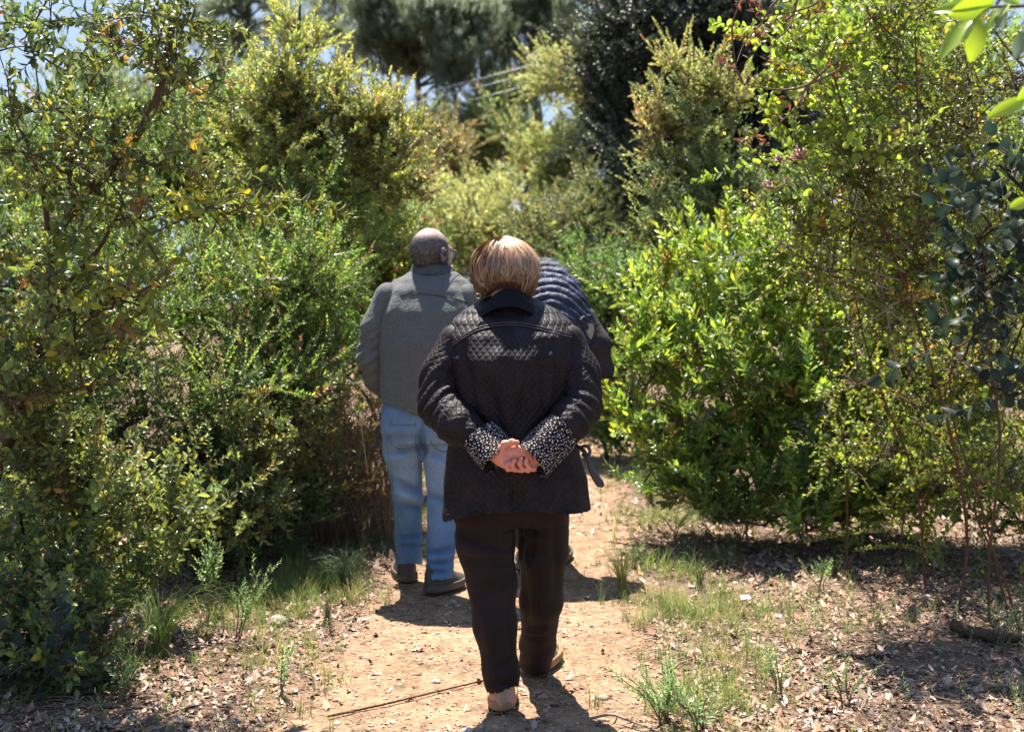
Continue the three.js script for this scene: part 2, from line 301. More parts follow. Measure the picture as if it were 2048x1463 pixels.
function scatter(name, geo, mat, list, parent, kind = 'stuff') { // list of [matrix, colour]
  if (!list.length) return null;
  const im = shade(new THREE.InstancedMesh(geo, mat, list.length)); im.name = parent === scene ? numbered(name) : name;
  list.forEach(([m, c], i) => { im.setMatrixAt(i, m); im.setColorAt(i, c); });
  im.userData.kind = kind; parent.add(im); return im;
}
const EYEV = V(0, EYE, 0);
// o: name, label, cat, base [px, d] or Vector3, kind, crowns [[px, py, d, rx px, ry px, rz m, sprigs, clumps, tint]], trunks [[[px, py, d] ...], r0, r1], explode (leaves built one by one)
function plant(o) {
  const r = rngOf(o.seed), bp = o.base.isVector3 ? o.base : (() => { const q = P(o.base[0], 700, o.base[1]); return V(q.x, heightAt(q.x, q.z), q.z); })();
  const t = base(o.name, bp, o.label, o.cat ?? 'shrub', o.group);
  const bmat = MB[o.bark ?? 'brown'], tubes = [], nodes = [{ p: bp.clone(), len: 0 }], variants = o.variants ?? 3, lists = Array.from({ length: variants }, () => []), near = [], links = [];
  const R = o.r0 ?? 0.02;
  for (const [line, r0, r1, nm] of o.trunks ?? []) {
    const pts = line.map((q) => (q.isVector3 ? q : P(...q)));
    part(nm ?? 'trunk', limb(pts.map((p) => p.clone().sub(bp)), pts.map((_, i) => lerp(r0, r1, i / (pts.length - 1))), r0 > 0.02 ? 10 : 6, 5, r, 0.18), bmat, t);
    const c = new THREE.CatmullRomCurve3(pts); for (let i = 1; i <= 12; i++) nodes.push({ p: c.getPoint(i / 12), len: 1 });
  }
  const clumps = [];
  for (const [px, py, d, rx, ry, rz, n, m, tint = [1, 1, 1], kind] of o.crowns) {
    const c = P(px, py, d), k = d / FPX, rad = V(rx * k, ry * k, rz);
    for (let i = 0; i < m; i++) {
      const u = V(r() * 2 - 1, r() * 2 - 1, r() * 2 - 1); if (u.length() > 1 || u.length() < 0.25) { i--; continue; }
      const q = u.clone().multiply(rad).multiplyScalar(0.82).add(c), s = (o.clump ?? 0.42) * 0.82 * (0.55 + 0.8 * r());
      if (q.y < 0.05) q.y = 0.05 + 0.2 * r();
      clumps.push({ c: q, r: V(rad.x, rad.y, rad.z).multiplyScalar(s), n: Math.ceil(n / m * (0.6 + 0.8 * r())), tint, kind: kind ?? o.kind, u });
    }
  }
  clumps.sort((a, b) => a.c.distanceTo(bp) - b.c.distanceTo(bp));
  for (const cl of clumps) { // each clump hangs on a branch that leaves the nearest older wood
    let best = null, bd = 1e9;
    for (const nd of nodes) { const d = nd.p.distanceTo(cl.c) + Math.max(0, nd.p.y - cl.c.y) * 1.2 + (nd.p.distanceTo(bp) > cl.c.distanceTo(bp) ? 0.3 : 0); if (d < bd) { bd = d; best = nd; } }
    const a = best.p, b = cl.c, mid = a.clone().lerp(b, 0.5).add(V((r() - 0.5) * 0.12, 0.05 * (1 + r()), (r() - 0.5) * 0.12).multiplyScalar(Math.min(1.4, a.distanceTo(b)))), tip = b.clone().add(V((r() - 0.5), r() * 0.8, (r() - 0.5)).multiply(cl.r).multiplyScalar(0.8));
    const far = clamp(b.distanceTo(bp) / (o.size ?? 2)), r0 = R * lerp(1, 0.3, far);
    const line = [a, mid, b, tip].map((p) => p.clone().sub(bp));
    if (a.distanceTo(b) > 0.02) tubes.push(limb(line, [r0, r0 * 0.8, r0 * 0.55, r0 * 0.25], 5, 3, r, 0.15));
    nodes.push({ p: mid, len: 1 }, { p: b, len: 1 });
  }
  const m4 = new THREE.Matrix4(), q4 = new THREE.Quaternion(), roll = new THREE.Quaternion(), sc = V(), c3 = new THREE.Color();
  const S = o.scale ?? 1;
  const setSprig = (cl, p, dir, s, young) => {
    if (p.y < heightAt(p.x, p.z) + 0.03) return false;
    const [x, y, f] = proj(p); if (f < 1.2 || x < -200 || x > 2250 || y < -260 || y > 1640) return false;
    q4.setFromUnitVectors(Y, dir).multiply(roll.setFromAxisAngle(Y, r() * 6.283));
    const b = (0.55 + 0.8 * r() * r() + 0.15 * r()) * (young ? 1.15 : 1), w = (r() - 0.5) * 0.26;
    m4.compose(p.clone().sub(bp), q4, sc.set(s, s, s));
    if (r() < (o.withered ?? 0.035)) c3.setRGB(1.5 * b, 0.72 * b, 0.9 * b); else c3.setRGB(cl.tint[0] * b * (1 + w), cl.tint[1] * b, cl.tint[2] * b * (1 - w));
    near.push({ m: m4.clone(), c: c3.clone(), v: Math.floor(r() * variants), kind: cl.kind ?? o.kind, d: f + (x < -20 || x > 2068 || y < -20 || y > 1480 ? 100 : 0) });
    return true;
  };
  for (const cl of clumps) {
    const kd = cl.kind ?? o.kind, T = KIND[kd].T * S * 0.62;
    let count = cl.n, guard = 0;
    // long young shoots that stick out of the mass
    for (let budget = Math.round(cl.n * (o.shoots ?? 0.45)); budget > 0 && guard++ < 400;) {
      const u = V(r() * 2 - 1, r() * 2 - 1, r() * 2 - 1).normalize(), dir = u.clone().multiplyScalar(0.75).add(V(0, (o.lift ?? 0.45) * 1.3 + (r() - 0.5) * 0.6, 0)).normalize();
      const a = u.clone().multiply(cl.r).multiplyScalar(0.2 + 0.6 * r()).add(cl.c), k = 2 + Math.floor(r() * 4), len = k * T, bend = V((r() - 0.5), (r() - 0.7) * 0.8, (r() - 0.5)).multiplyScalar(0.35 * len);
      const at = (t) => a.clone().addScaledVector(dir, len * t).addScaledVector(bend, t * t);
      let last = null;
      for (let i = 0; i < k; i++) { const t = i / k, p = at(t), d = at(t + 0.15).sub(p).add(V((r() - 0.5), (r() - 0.5), (r() - 0.5)).multiplyScalar(0.5 * len * 0.15)).normalize(); if (setSprig(cl, p, d, S * lerp(1.1, 0.8, t) * (0.8 + 0.35 * r()), true)) last = p; }
      if (last && r() < (o.links ?? 0.25) * 3) links.push(twigGeo([cl.c.clone().sub(bp), a.clone().sub(bp), at(0.6).sub(bp), at(1).sub(bp)], 0.0034 * S, 0.001 * S, KIND[kd].twig, 3, 2));
      budget -= k; count -= k;
    }
    for (let i = 0; i < count; i++) {
      const u = V(r() * 2 - 1, r() * 2 - 1, r() * 2 - 1); const l = u.length(); if (l > 1 || l < 0.1) { i--; continue; }
      const p = u.clone().multiply(cl.r).add(cl.c), dir = u.normalize().multiplyScalar(0.65).add(V((r() - 0.5) * 1.3, (o.lift ?? 0.45) * 0.8 + (r() - 0.5) * 0.9, (r() - 0.5) * 1.3)).normalize();
      if (!setSprig(cl, p, dir, S * (0.5 + 0.8 * r()), false)) continue;
      if (r() < (o.links ?? 0.25)) { const e = p.clone().sub(bp), g0 = cl.c.clone().sub(bp), md = e.clone().lerp(g0, 0.5).add(V((r() - 0.5) * 0.05, 0.02, (r() - 0.5) * 0.05)); links.push(twigGeo([g0, md, e], 0.0032 * S, 0.0012 * S, KIND[kd].twig, 3, 2)); }
    }
  }
  if (tubes.length) part('branches', mergeGeometries(tubes), bmat, t).userData.kind = 'stuff';
  if (links.length) part('twigs', mergeGeometries(links), o.twigMat ?? ML.dull, t).userData.kind = 'stuff';
  near.sort((a, b) => a.d - b.d);
  let left = o.explode ?? 0; const twigs = [];
  const byKind = new Map();
  for (const e of near) {
    const sp = sprigOf(e.kind, e.v);
    if (left > 0 && left >= sp.leaves.length && e.d < 50) {
      left -= sp.leaves.length;
      twigs.push(sp.twig.clone().applyMatrix4(e.m));
      for (const lf of sp.leaves) { const g = sp.geos[lf.tone], mm = shade(new THREE.Mesh(g, sp.mat)); mm.name = 'leaf'; mm.applyMatrix4(m4.copy(e.m).multiply(lf.m)); t.add(mm); }
      continue;
    }
    const key = e.kind + '/' + e.v; if (!byKind.has(key)) byKind.set(key, []); byKind.get(key).push([e.m, e.c]);
  }
  if (twigs.length) part('leaf_stalks', mergeGeometries(twigs), ML.dull, t).userData.kind = 'stuff';
  for (const [key, list] of byKind) { const [k, v] = key.split('/'), sp = sprigOf(k, +v); scatter('foliage', sp.geo, sp.mat, list, t); }
  return t;
}
const YEL = [1, 1, 1];
// --- the far side of the clearing: bushes that close the view
plant({ seed: 1, name: 'shrub', label: 'broad green bush behind the balding head, at the bend of the path', base: [760, 12], kind: 'back', bark: 'dark', r0: 0.03, size: 3, clump: 0.36, crowns: [[740, 560, 12, 190, 170, 1.2, 1500, 16, [0.75, 0.95, 0.8]], [820, 720, 12.3, 190, 160, 1.1, 1100, 12, [0.6, 0.8, 0.7]], [640, 430, 12, 180, 170, 1.2, 1100, 12, [0.7, 0.9, 0.8]]] });
plant({ seed: 2, name: 'shrub', label: 'pale yellow-green rounded bush above the balding head', base: [930, 17], kind: 'back', bark: 'dark', r0: 0.03, size: 3.4, clump: 0.34, crowns: [[930, 420, 17, 130, 110, 1.2, 1300, 16, [1.6, 1.5, 1.5]], [880, 520, 16.5, 130, 90, 1, 800, 10, [1.3, 1.35, 1.2]], [1010, 540, 16.5, 150, 110, 1, 1000, 10, [1.25, 1.3, 1.2]]] });
plant({ seed: 3, name: 'tree', cat: 'tree', label: 'tall pale yellow-green tree in sunlight next to the dark evergreen', base: [1120, 18], kind: 'back', bark: 'grey', r0: 0.05, size: 6, clump: 0.3, crowns: [[1145, 200, 18, 75, 120, 1.1, 1200, 16, [1.6, 1.5, 1.4]], [1100, 330, 18, 95, 80, 1.2, 1000, 14, [1.45, 1.4, 1.3]], [1170, 350, 17.6, 100, 130, 1.2, 1200, 14, [1.25, 1.3, 1.2]], [1030, 410, 17.8, 90, 75, 1, 700, 10, [1.5, 1.45, 1.3]]] });
plant({ seed: 4, name: 'shrub', label: 'grey-green bush with glinting leaves above the puffer vest', base: [1150, 14], kind: 'holm', bark: 'dark', r0: 0.03, size: 3.4, scale: 1.35, clump: 0.36, crowns: [[1130, 470, 14, 130, 100, 1.1, 1200, 14, [1.2, 1.2, 1.15]], [1230, 450, 14, 110, 130, 1.1, 1200, 12, [1, 1.05, 1.05]], [1130, 560, 13.6, 120, 80, 1, 700, 8, [1.1, 1.3, 1]]] });
plant({ seed: 5, name: 'tree', cat: 'tree', label: 'tall dark ivy-clad evergreen standing in deep shade', base: [1360, 15], kind: 'ivy', bark: 'dark', r0: 0.09, size: 8, clump: 0.3, scale: 1.25, crowns: [[1330, 20, 15, 190, 150, 1.6, 1700, 22], [1340, 200, 15, 150, 160, 1.6, 1700, 20], [1270, 360, 14.6, 90, 150, 1.3, 1100, 14, [1.5, 1.35, 1.1]], [1480, 120, 15.5, 160, 190, 1.6, 1700, 20], [1520, 320, 15.4, 150, 150, 1.5, 1300, 16, [0.8, 0.8, 0.8]], [1225, 90, 15, 70, 130, 1, 800, 12, [1.5, 1.4, 1.1]], [1230, 260, 15, 70, 120, 1, 700, 10, [1.2, 1.2, 1]], [1560, 220, 15.2, 110, 160, 1.3, 1000, 12, [0.8, 0.8, 0.8]]] });
plant({ seed: 6, name: 'shrub', label: 'dark green bush with white glints past the hanging sleeve', base: [1215, 10.6], kind: 'holm', bark: 'dark', r0: 0.025, size: 2.4, scale: 1.15, clump: 0.4, crowns: [[1220, 600, 10.4, 110, 120, 0.8, 1500, 14, [0.8, 1.25, 0.8]], [1200, 760, 10.6, 90, 110, 0.7, 1000, 10, [0.75, 1.1, 0.8]], [1300, 640, 10.8, 120, 150, 0.8, 1300, 12, [0.8, 1.2, 0.8]], [1225, 860, 10.6, 85, 50, 0.5, 420, 8, [0.8, 1.3, 0.8]]] });
plant({ seed: 7, name: 'shrub', label: 'shaded bush closing the gap between the big bright shrub and the tangled thicket', base: [1750, 10], kind: 'back', bark: 'dark', r0: 0.03, size: 3, clump: 0.4, crowns: [[1700, 560, 10, 260, 220, 1, 1600, 18, [0.6, 0.9, 0.6]], [1980, 420, 10, 220, 300, 1, 1700, 18, [0.9, 1.2, 0.5]], [1780, 200, 10.4, 240, 230, 1, 1500, 16, [1, 1.3, 0.5]], [1950, 780, 9.4, 200, 170, 0.8, 900, 12, [0.7, 0.9, 0.55]]] });
// --- left bank
plant({ seed: 11, name: 'shrub', label: 'deep green bush behind the crooked brown trunk', base: [230, 8.6], kind: 'lentisk', bark: 'dark', r0: 0.025, size: 2.6, scale: 1.25, clump: 0.4, crowns: [[430, 240, 8.4, 90, 80, 0.4, 420, 9, [1.15, 1.1, 0.9]], [390, 330, 8.2, 100, 70, 0.4, 380, 8, [1.1, 1.05, 0.9]], [290, 330, 8.6, 190, 110, 0.9, 1100, 16], [120, 430, 8.6, 230, 170, 0.9, 1500, 16, [0.8, 0.85, 0.8]], [380, 460, 8.4, 200, 170, 0.8, 1500, 16, [0.9, 0.95, 0.9]], [60, 640, 8.4, 200, 190, 0.8, 1200, 12, [0.7, 0.75, 0.7]]] });
plant({ seed: 12, name: 'young_tree', cat: 'young tree', label: 'young oak with pale yellow new leaves at its pointed top, beside the pines', base: [560, 7.8], kind: 'holm', bark: 'dark', r0: 0.022, size: 3, clump: 0.34, lift: 0.5, links: 0.6, trunks: [[[V(P(555, 700, 7.8).x, 0, -7.8), [540, 800, 7.8], [545, 600, 7.8], [560, 400, 7.8], [580, 220, 7.8], [597, 60, 7.8], [600, 10, 7.8]], 0.035, 0.006]], shoots: 0.6, crowns: [[597, 70, 7.8, 42, 75, 0.22, 230, 8, [1.35, 1.4, 1.0], 'youngOak'], [600, 150, 7.7, 95, 60, 0.3, 380, 10, [1.3, 1.35, 1.0], 'youngOak'], [540, 240, 7.7, 90, 60, 0.35, 300, 8, [1.9, 1.9, 1.5]], [480, 300, 7.7, 70, 60, 0.3, 180, 6, [1.9, 1.75, 1.1]], [620, 250, 7.8, 70, 70, 0.35, 200, 6, [1.7, 1.7, 1.4]], [530, 180, 7.7, 60, 50, 0.3, 170, 6, [1.25, 1.25, 1.0], 'youngOak'], [700, 270, 7.8, 90, 70, 0.4, 420, 10, [1.8, 1.75, 1.5]], [790, 300, 7.9, 60, 70, 0.35, 220, 7, [1.6, 1.4, 1.2]], [735, 230, 7.7, 60, 50, 0.3, 170, 6, [1.2, 1.2, 1.0], 'youngOak'], [660, 170, 7.8, 50, 50, 0.25, 130, 5, [1.3, 1.3, 1.0], 'youngOak'], [560, 350, 7.6, 170, 110, 0.5, 620, 14, [2.0, 1.9, 1.3]], [730, 350, 7.8, 110, 110, 0.5, 480, 10, [1.8, 1.7, 1.2]], [640, 480, 7.6, 180, 120, 0.5, 640, 12, [1.5, 1.75, 1.0]]], explode: 300 });
plant({ seed: 13, name: 'shrub', label: 'brownish evergreen bush beside the shoulder of the grey fleece', base: [770, 9], kind: 'holm', bark: 'dark', r0: 0.02, size: 2, clump: 0.42, crowns: [[790, 360, 9, 70, 90, 0.5, 600, 8, [1.3, 1.1, 0.9]], [760, 480, 8.8, 90, 110, 0.5, 900, 10, [1.5, 1.6, 0.9]], [700, 620, 8.4, 120, 150, 0.6, 900, 10, [1.2, 1.7, 0.9]]] });
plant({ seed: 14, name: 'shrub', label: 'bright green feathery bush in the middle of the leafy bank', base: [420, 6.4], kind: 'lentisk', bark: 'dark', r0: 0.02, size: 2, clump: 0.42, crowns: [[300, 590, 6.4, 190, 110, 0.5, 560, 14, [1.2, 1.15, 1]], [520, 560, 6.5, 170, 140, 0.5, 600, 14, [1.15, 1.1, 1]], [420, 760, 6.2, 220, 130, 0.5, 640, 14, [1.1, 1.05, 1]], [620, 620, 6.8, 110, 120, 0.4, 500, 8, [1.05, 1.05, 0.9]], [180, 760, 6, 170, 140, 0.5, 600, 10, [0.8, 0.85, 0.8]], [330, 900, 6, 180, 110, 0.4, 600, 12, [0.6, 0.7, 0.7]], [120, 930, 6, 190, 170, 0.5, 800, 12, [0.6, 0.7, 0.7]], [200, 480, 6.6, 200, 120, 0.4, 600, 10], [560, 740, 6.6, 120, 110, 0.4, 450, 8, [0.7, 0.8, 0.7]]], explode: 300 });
plant({ seed: 15, name: 'shrub', label: 'dark evergreen bush with shiny leaves above the leafy weed', base: [480, 6.1], kind: 'holm', bark: 'dark', r0: 0.02, size: 1.4, clump: 0.42, crowns: [[500, 900, 6.1, 150, 130, 0.4, 640, 12, [1.25, 1.2, 1]], [400, 1000, 5.8, 160, 90, 0.35, 480, 10, [1.1, 1.1, 1]], [560, 1010, 6.4, 120, 90, 0.3, 500, 10, [0.6, 0.75, 0.6]], [440, 1070, 6.1, 140, 70, 0.3, 450, 9, [0.6, 0.75, 0.7]], [590, 820, 6.5, 90, 110, 0.3, 350, 6, [1, 1.05, 0.8]]], explode: 300 });
plant({ seed: 16, name: 'tree', cat: 'tree', label: 'crooked brown-stemmed oak with olive leaves at the picture edge', base: V(P(-150, 800, 4.5).x, 0, -4.5), kind: 'oak', bark: 'brown', r0: 0.009, size: 2.6, clump: 0.4, lift: 0.25, links: 0.5,
  trunks: [[[V(P(-150, 800, 4.5).x, -0.03, -4.5), [-60, 1080, 4.5], [15, 870, 4.5], [70, 700, 4.45], [103, 600, 4.4], [100, 520, 4.4], [122, 450, 4.4], [190, 370, 4.4], [262, 285, 4.4], [312, 200, 4.4], [335, 100, 4.4], [350, 0, 4.4], [362, -120, 4.4]], 0.034, 0.010], [[[103, 600, 4.4], [150, 550, 4.4], [195, 500, 4.35], [240, 420, 4.3]], 0.011, 0.005, 'limb'], [[[98, 515, 4.4], [92, 430, 4.42], [84, 380, 4.45], [60, 300, 4.45], [20, 220, 4.45]], 0.012, 0.006, 'limb'], [[[84, 380, 4.45], [140, 300, 4.4], [150, 220, 4.4], [210, 120, 4.4]], 0.008, 0.004, 'limb']],
  crowns: [[150, 70, 4.4, 210, 90, 0.4, 75, 14, [0.75, 0.85, 1.1]], [360, 120, 4.4, 110, 130, 0.35, 105, 14, [0.95, 0.9, 0.9]], [110, 300, 4.4, 190, 110, 0.4, 95, 14], [240, 380, 4.3, 130, 100, 0.3, 75, 10, [1.05, 1, 0.9]], [430, 400, 4.3, 120, 40, 0.25, 44, 8, [1.5, 1.3, 0.8]], [60, 560, 4.4, 130, 120, 0.35, 70, 10], [250, 600, 4.2, 140, 50, 0.3, 60, 9, [1.35, 1.25, 0.8]], [150, 720, 4.2, 130, 90, 0.3, 55, 9, [1.1, 1.1, 0.9]], [10, 780, 4.2, 110, 130, 0.3, 60, 9]], explode: 300 });
plant({ seed: 17, name: 'shrub', label: 'low dark bush with grey glossy leaves filling the lower corner under the crooked oak', base: [110, 4.7], kind: 'oak', bark: 'dark', r0: 0.012, size: 1.3, clump: 0.4, crowns: [[120, 950, 4.6, 170, 110, 0.4, 200, 12, [1.2, 1.2, 1.3]], [270, 1040, 4.9, 140, 110, 0.35, 200, 10, [1.2, 1.2, 1.4]], [80, 1150, 4.5, 160, 120, 0.35, 170, 12, [1.05, 1.1, 1.2]], [190, 1170, 4.8, 100, 80, 0.3, 90, 8, [1.05, 1.1, 1.2]], [60, 1270, 4.3, 110, 90, 0.3, 120, 9, [0.85, 0.9, 1]], [150, 1280, 4.4, 90, 60, 0.25, 70, 6, [0.85, 0.9, 1]], [100, 1390, 4.1, 100, 50, 0.2, 60, 5, [0.8, 0.9, 1]], [290, 1140, 5.1, 70, 50, 0.25, 60, 5, [0.9, 0.95, 1.1]], [60, 850, 4.6, 130, 130, 0.35, 190, 8], [30, 1360, 4.0, 80, 70, 0.2, 22, 4, [1.6, 1.6, 1.4], 'roundLeaf']], explode: 300 });
// --- right bank
plant({ seed: 21, name: 'young_tree', cat: 'young tree', label: 'young oak with buff new leaves on top, in front of the dark evergreen', base: [1420, 8.8], kind: 'holm', bark: 'dark', r0: 0.022, size: 3, clump: 0.36, lift: 0.6, shoots: 0.6, crowns: [[1350, 130, 8.7, 25, 35, 0.2, 60, 3, [1.3, 1.22, 1.05], 'youngOak'], [1450, 190, 8.7, 40, 45, 0.2, 110, 4, [1.25, 1.2, 1.05], 'youngOak'], [1395, 175, 8.7, 50, 45, 0.3, 200, 8, [1.2, 1.2, 1.1], 'youngOak'], [1310, 260, 8.7, 55, 60, 0.35, 190, 6, [1.15, 1.0, 0.95], 'youngOak'], [1400, 260, 8.8, 95, 80, 0.4, 340, 12, [1.6, 1.65, 1.7]], [1390, 380, 8.7, 130, 90, 0.5, 640, 12, [1.4, 1.55, 1.7]], [1500, 420, 8.6, 110, 90, 0.5, 600, 10, [1.2, 1.35, 1.2]], [1340, 470, 8.7, 90, 70, 0.4, 400, 8, [1, 1.2, 1]]], explode: 300 });
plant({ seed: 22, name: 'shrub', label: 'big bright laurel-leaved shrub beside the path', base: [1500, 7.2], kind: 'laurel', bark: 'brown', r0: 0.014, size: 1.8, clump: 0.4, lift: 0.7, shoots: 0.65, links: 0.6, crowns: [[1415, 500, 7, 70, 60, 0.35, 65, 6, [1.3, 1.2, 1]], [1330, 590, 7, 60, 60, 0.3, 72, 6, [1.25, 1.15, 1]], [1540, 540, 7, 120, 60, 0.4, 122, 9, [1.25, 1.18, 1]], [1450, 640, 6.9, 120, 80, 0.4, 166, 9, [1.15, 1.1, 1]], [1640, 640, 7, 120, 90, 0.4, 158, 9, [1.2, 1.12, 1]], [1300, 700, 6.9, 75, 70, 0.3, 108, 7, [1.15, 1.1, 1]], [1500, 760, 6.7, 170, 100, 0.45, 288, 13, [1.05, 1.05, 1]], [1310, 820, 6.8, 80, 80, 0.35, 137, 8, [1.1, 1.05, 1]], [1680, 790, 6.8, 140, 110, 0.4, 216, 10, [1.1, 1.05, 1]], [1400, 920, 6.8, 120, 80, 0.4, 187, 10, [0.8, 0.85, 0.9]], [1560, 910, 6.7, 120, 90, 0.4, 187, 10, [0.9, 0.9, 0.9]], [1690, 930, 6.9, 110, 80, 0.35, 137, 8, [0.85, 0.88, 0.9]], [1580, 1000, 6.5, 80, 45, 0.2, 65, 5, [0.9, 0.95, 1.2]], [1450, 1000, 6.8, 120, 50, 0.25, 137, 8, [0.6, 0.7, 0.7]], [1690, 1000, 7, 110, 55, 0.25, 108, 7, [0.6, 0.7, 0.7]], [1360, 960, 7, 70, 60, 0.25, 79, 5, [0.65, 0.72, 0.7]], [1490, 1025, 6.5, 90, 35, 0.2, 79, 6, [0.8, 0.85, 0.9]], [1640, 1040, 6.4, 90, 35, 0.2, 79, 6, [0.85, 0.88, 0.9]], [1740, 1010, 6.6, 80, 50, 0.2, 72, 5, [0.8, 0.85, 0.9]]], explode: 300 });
plant({ seed: 23, name: 'shrub', label: 'tangled thin-stemmed thicket with small yellow-green leaves along the edge', base: [1930, 5.3], kind: 'smallLeaf', bark: 'red', r0: 0.008, size: 2.8, clump: 0.42, lift: 0.2, links: 1.0,
  trunks: [[[V(P(1925, 800, 5.3).x, 0, -5.3), [1935, 1080, 5.3], [1900, 860, 5.2], [1820, 600, 5.1], [1755, 420, 5], [1690, 230, 5], [1655, 80, 5], [1645, -60, 5]], 0.008, 0.004, 'stem'], [[V(P(1990, 800, 5.0).x, 0, -5.0), [1978, 1130, 5], [2000, 860, 5], [1940, 560, 4.9], [1850, 340, 4.9], [1830, 60, 4.9]], 0.007, 0.0035, 'stem'], [[V(P(1700, 800, 6).x, 0, -6), [1690, 900, 5.9], [1640, 640, 5.8], [1630, 420, 5.6], [1600, 300, 5.5]], 0.006, 0.003, 'stem'], [[V(P(1860, 800, 5.6).x, 0, -5.6), [1830, 960, 5.5], [1740, 720, 5.3], [1700, 480, 5.2], [1740, 260, 5.2]], 0.006, 0.003, 'stem'], [[V(P(2030, 800, 5.2).x, 0, -5.2), [1960, 1000, 5.2], [1900, 800, 5.3], [1930, 600, 5.3]], 0.006, 0.003, 'stem'], [[V(P(1800, 800, 5.9).x, 0, -5.9), [1815, 980, 5.9], [1850, 820, 5.8], [1840, 640, 5.8]], 0.005, 0.003, 'stem'], [[V(P(2060, 800, 4.8).x, 0, -4.8), [2000, 1130, 4.8], [1950, 1010, 4.8], [2010, 850, 4.8]], 0.006, 0.003, 'stem']],
  crowns: [[1580, 120, 5.1, 80, 90, 0.35, 75, 8, [1, 1, 1], 'lime'], [1690, 60, 5.1, 100, 80, 0.35, 90, 8, [0.9, 0.95, 1], 'lime'], [1650, 260, 5.0, 100, 80, 0.35, 80, 8, [0.9, 0.9, 1], 'lime'], [1820, 90, 5.2, 130, 100, 0.4, 170, 11, [0.75, 0.75, 0.8]], [1940, 210, 5.1, 130, 140, 0.4, 190, 11, [0.6, 0.55, 0.7]], [1760, 300, 5.2, 120, 110, 0.4, 150, 10, [0.7, 0.62, 0.7]], [1850, 420, 5.1, 140, 110, 0.4, 190, 11, [0.6, 0.52, 0.7]], [1670, 440, 5.2, 120, 70, 0.35, 110, 8, [1.0, 0.9, 0.9]], [1690, 520, 5.3, 130, 70, 0.35, 100, 8, [0.9, 0.85, 0.8]], [1860, 600, 5.2, 150, 100, 0.4, 150, 10, [0.65, 0.58, 0.7]], [1960, 720, 5.4, 110, 110, 0.4, 110, 8, [0.7, 0.62, 0.7]], [1800, 770, 5.6, 140, 110, 0.4, 130, 9, [0.95, 0.9, 0.9]], [1960, 920, 5.6, 110, 90, 0.35, 120, 8, [0.9, 0.9, 0.9]], [1830, 930, 5.8, 110, 80, 0.35, 110, 7], [1720, 900, 5.9, 80, 90, 0.3, 80, 6]], explode: 300 });  // dimmer tints on the outer crowns paint in leaves standing in shade
plant({ seed: 24, name: 'shrub', label: 'overhanging branches with dark blue-green round leaves at the edge', base: V(P(2260, 800, 3.4).x, 0, -3.4), kind: 'roundLeaf', bark: 'dark', r0: 0.008, size: 2.2, clump: 0.4, lift: 0, links: 0.6, trunks: [[[V(P(2260, 800, 3.4).x, 0, -3.4), [2230, 900, 3.4], [2160, 600, 3.4], [2080, 420, 3.35], [2000, 330, 3.3]], 0.014, 0.004]], shoots: 0.15, scale: 0.9, crowns: [[1985, 440, 3.3, 75, 60, 0.2, 16, 7], [2020, 590, 3.3, 55, 100, 0.2, 18, 8], [1945, 560, 3.35, 40, 50, 0.2, 6, 3], [2010, 780, 3.3, 30, 30, 0.12, 4, 2], [2040, 330, 3.3, 50, 50, 0.2, 5, 3], [1880, 690, 3.6, 50, 40, 0.2, 5, 3, [2, 1.8, 1.6]]], explode: 300 });

// --- beyond: trees and bushes of the wood
const farTree = (seed, label, px, d, crowns, tint, o = {}) => plant({ seed, name: 'tree', cat: 'tree', label, base: [px, d], kind: 'back', bark: 'dark', r0: 0.08, size: 8, scale: 2.1, clump: 0.32, variants: 2, links: 0, crowns: crowns.map(([x, y, rx, ry, n]) => [x, y, d, rx, ry, 1.8, n, Math.ceil(n / 60), tint]), ...o });
farTree(31, 'hazy grey-green tree on the rise behind the crooked oak', 200, 27, [[180, 230, 150, 90, 900], [350, 230, 150, 90, 700], [40, 330, 150, 130, 800]], [0.8, 0.9, 1.0]);
farTree(32, 'rounded olive tree behind the shoulder of the young oak', 440, 25, [[430, 300, 150, 160, 900], [560, 420, 160, 160, 700]], [0.8, 0.9, 0.8]);
farTree(33, 'wide dull green tree closing the view under the pines', 800, 30, [[730, 390, 140, 100, 650], [800, 300, 50, 60, 260], [890, 350, 110, 70, 600], [1010, 310, 100, 75, 600], [860, 470, 220, 110, 800]], [0.95, 1.05, 0.9]);
farTree(34, 'small dark green tree between the two leaning pine trunks', 965, 34, [[975, 235, 60, 45, 420], [940, 300, 80, 60, 360], [1040, 215, 40, 40, 200]], [0.55, 0.75, 0.6]);
farTree(35, 'rust-brown withered bush under the pines', 880, 26, [[885, 300, 36, 36, 200]], [0.9, 0.66, 0.7]);
farTree(36, 'dim tree standing behind the dark evergreen', 1600, 22, [[1560, 120, 220, 200, 800], [1480, 480, 300, 200, 900], [1850, 250, 250, 320, 1000]], [0.35, 0.5, 0.4]);
const pineTuft = (v) => { const r = rngOf(400 + v), gs = []; for (let i = 0; i < 30; i++) { const a = r() * 6.283, e = 0.2 + 1.1 * r(), L = 0.09 + 0.06 * r(), d = V(Math.sin(e) * Math.cos(a), Math.cos(e), Math.sin(e) * Math.sin(a)), s = V(-Math.sin(a), 0, Math.cos(a)).multiplyScalar(0.0035), b = V(0, 0.16 * r(), 0), g = new THREE.BufferGeometry(), k = 0.7 + 0.6 * r(), tip = d.clone().multiplyScalar(L).add(b); g.setAttribute('position', new THREE.Float32BufferAttribute([b.x - s.x, b.y, b.z - s.z, b.x + s.x, b.y, b.z + s.z, tip.x, tip.y, tip.z], 3)); g.setAttribute('normal', new THREE.Float32BufferAttribute([d.x, 0.6, d.z, d.x, 0.6, d.z, d.x, 0.6, d.z], 3)); colorBy(g, () => [0.27 * k, 0.33 * k, 0.175 * k]); gs.push(g); } return mergeGeometries(gs); };
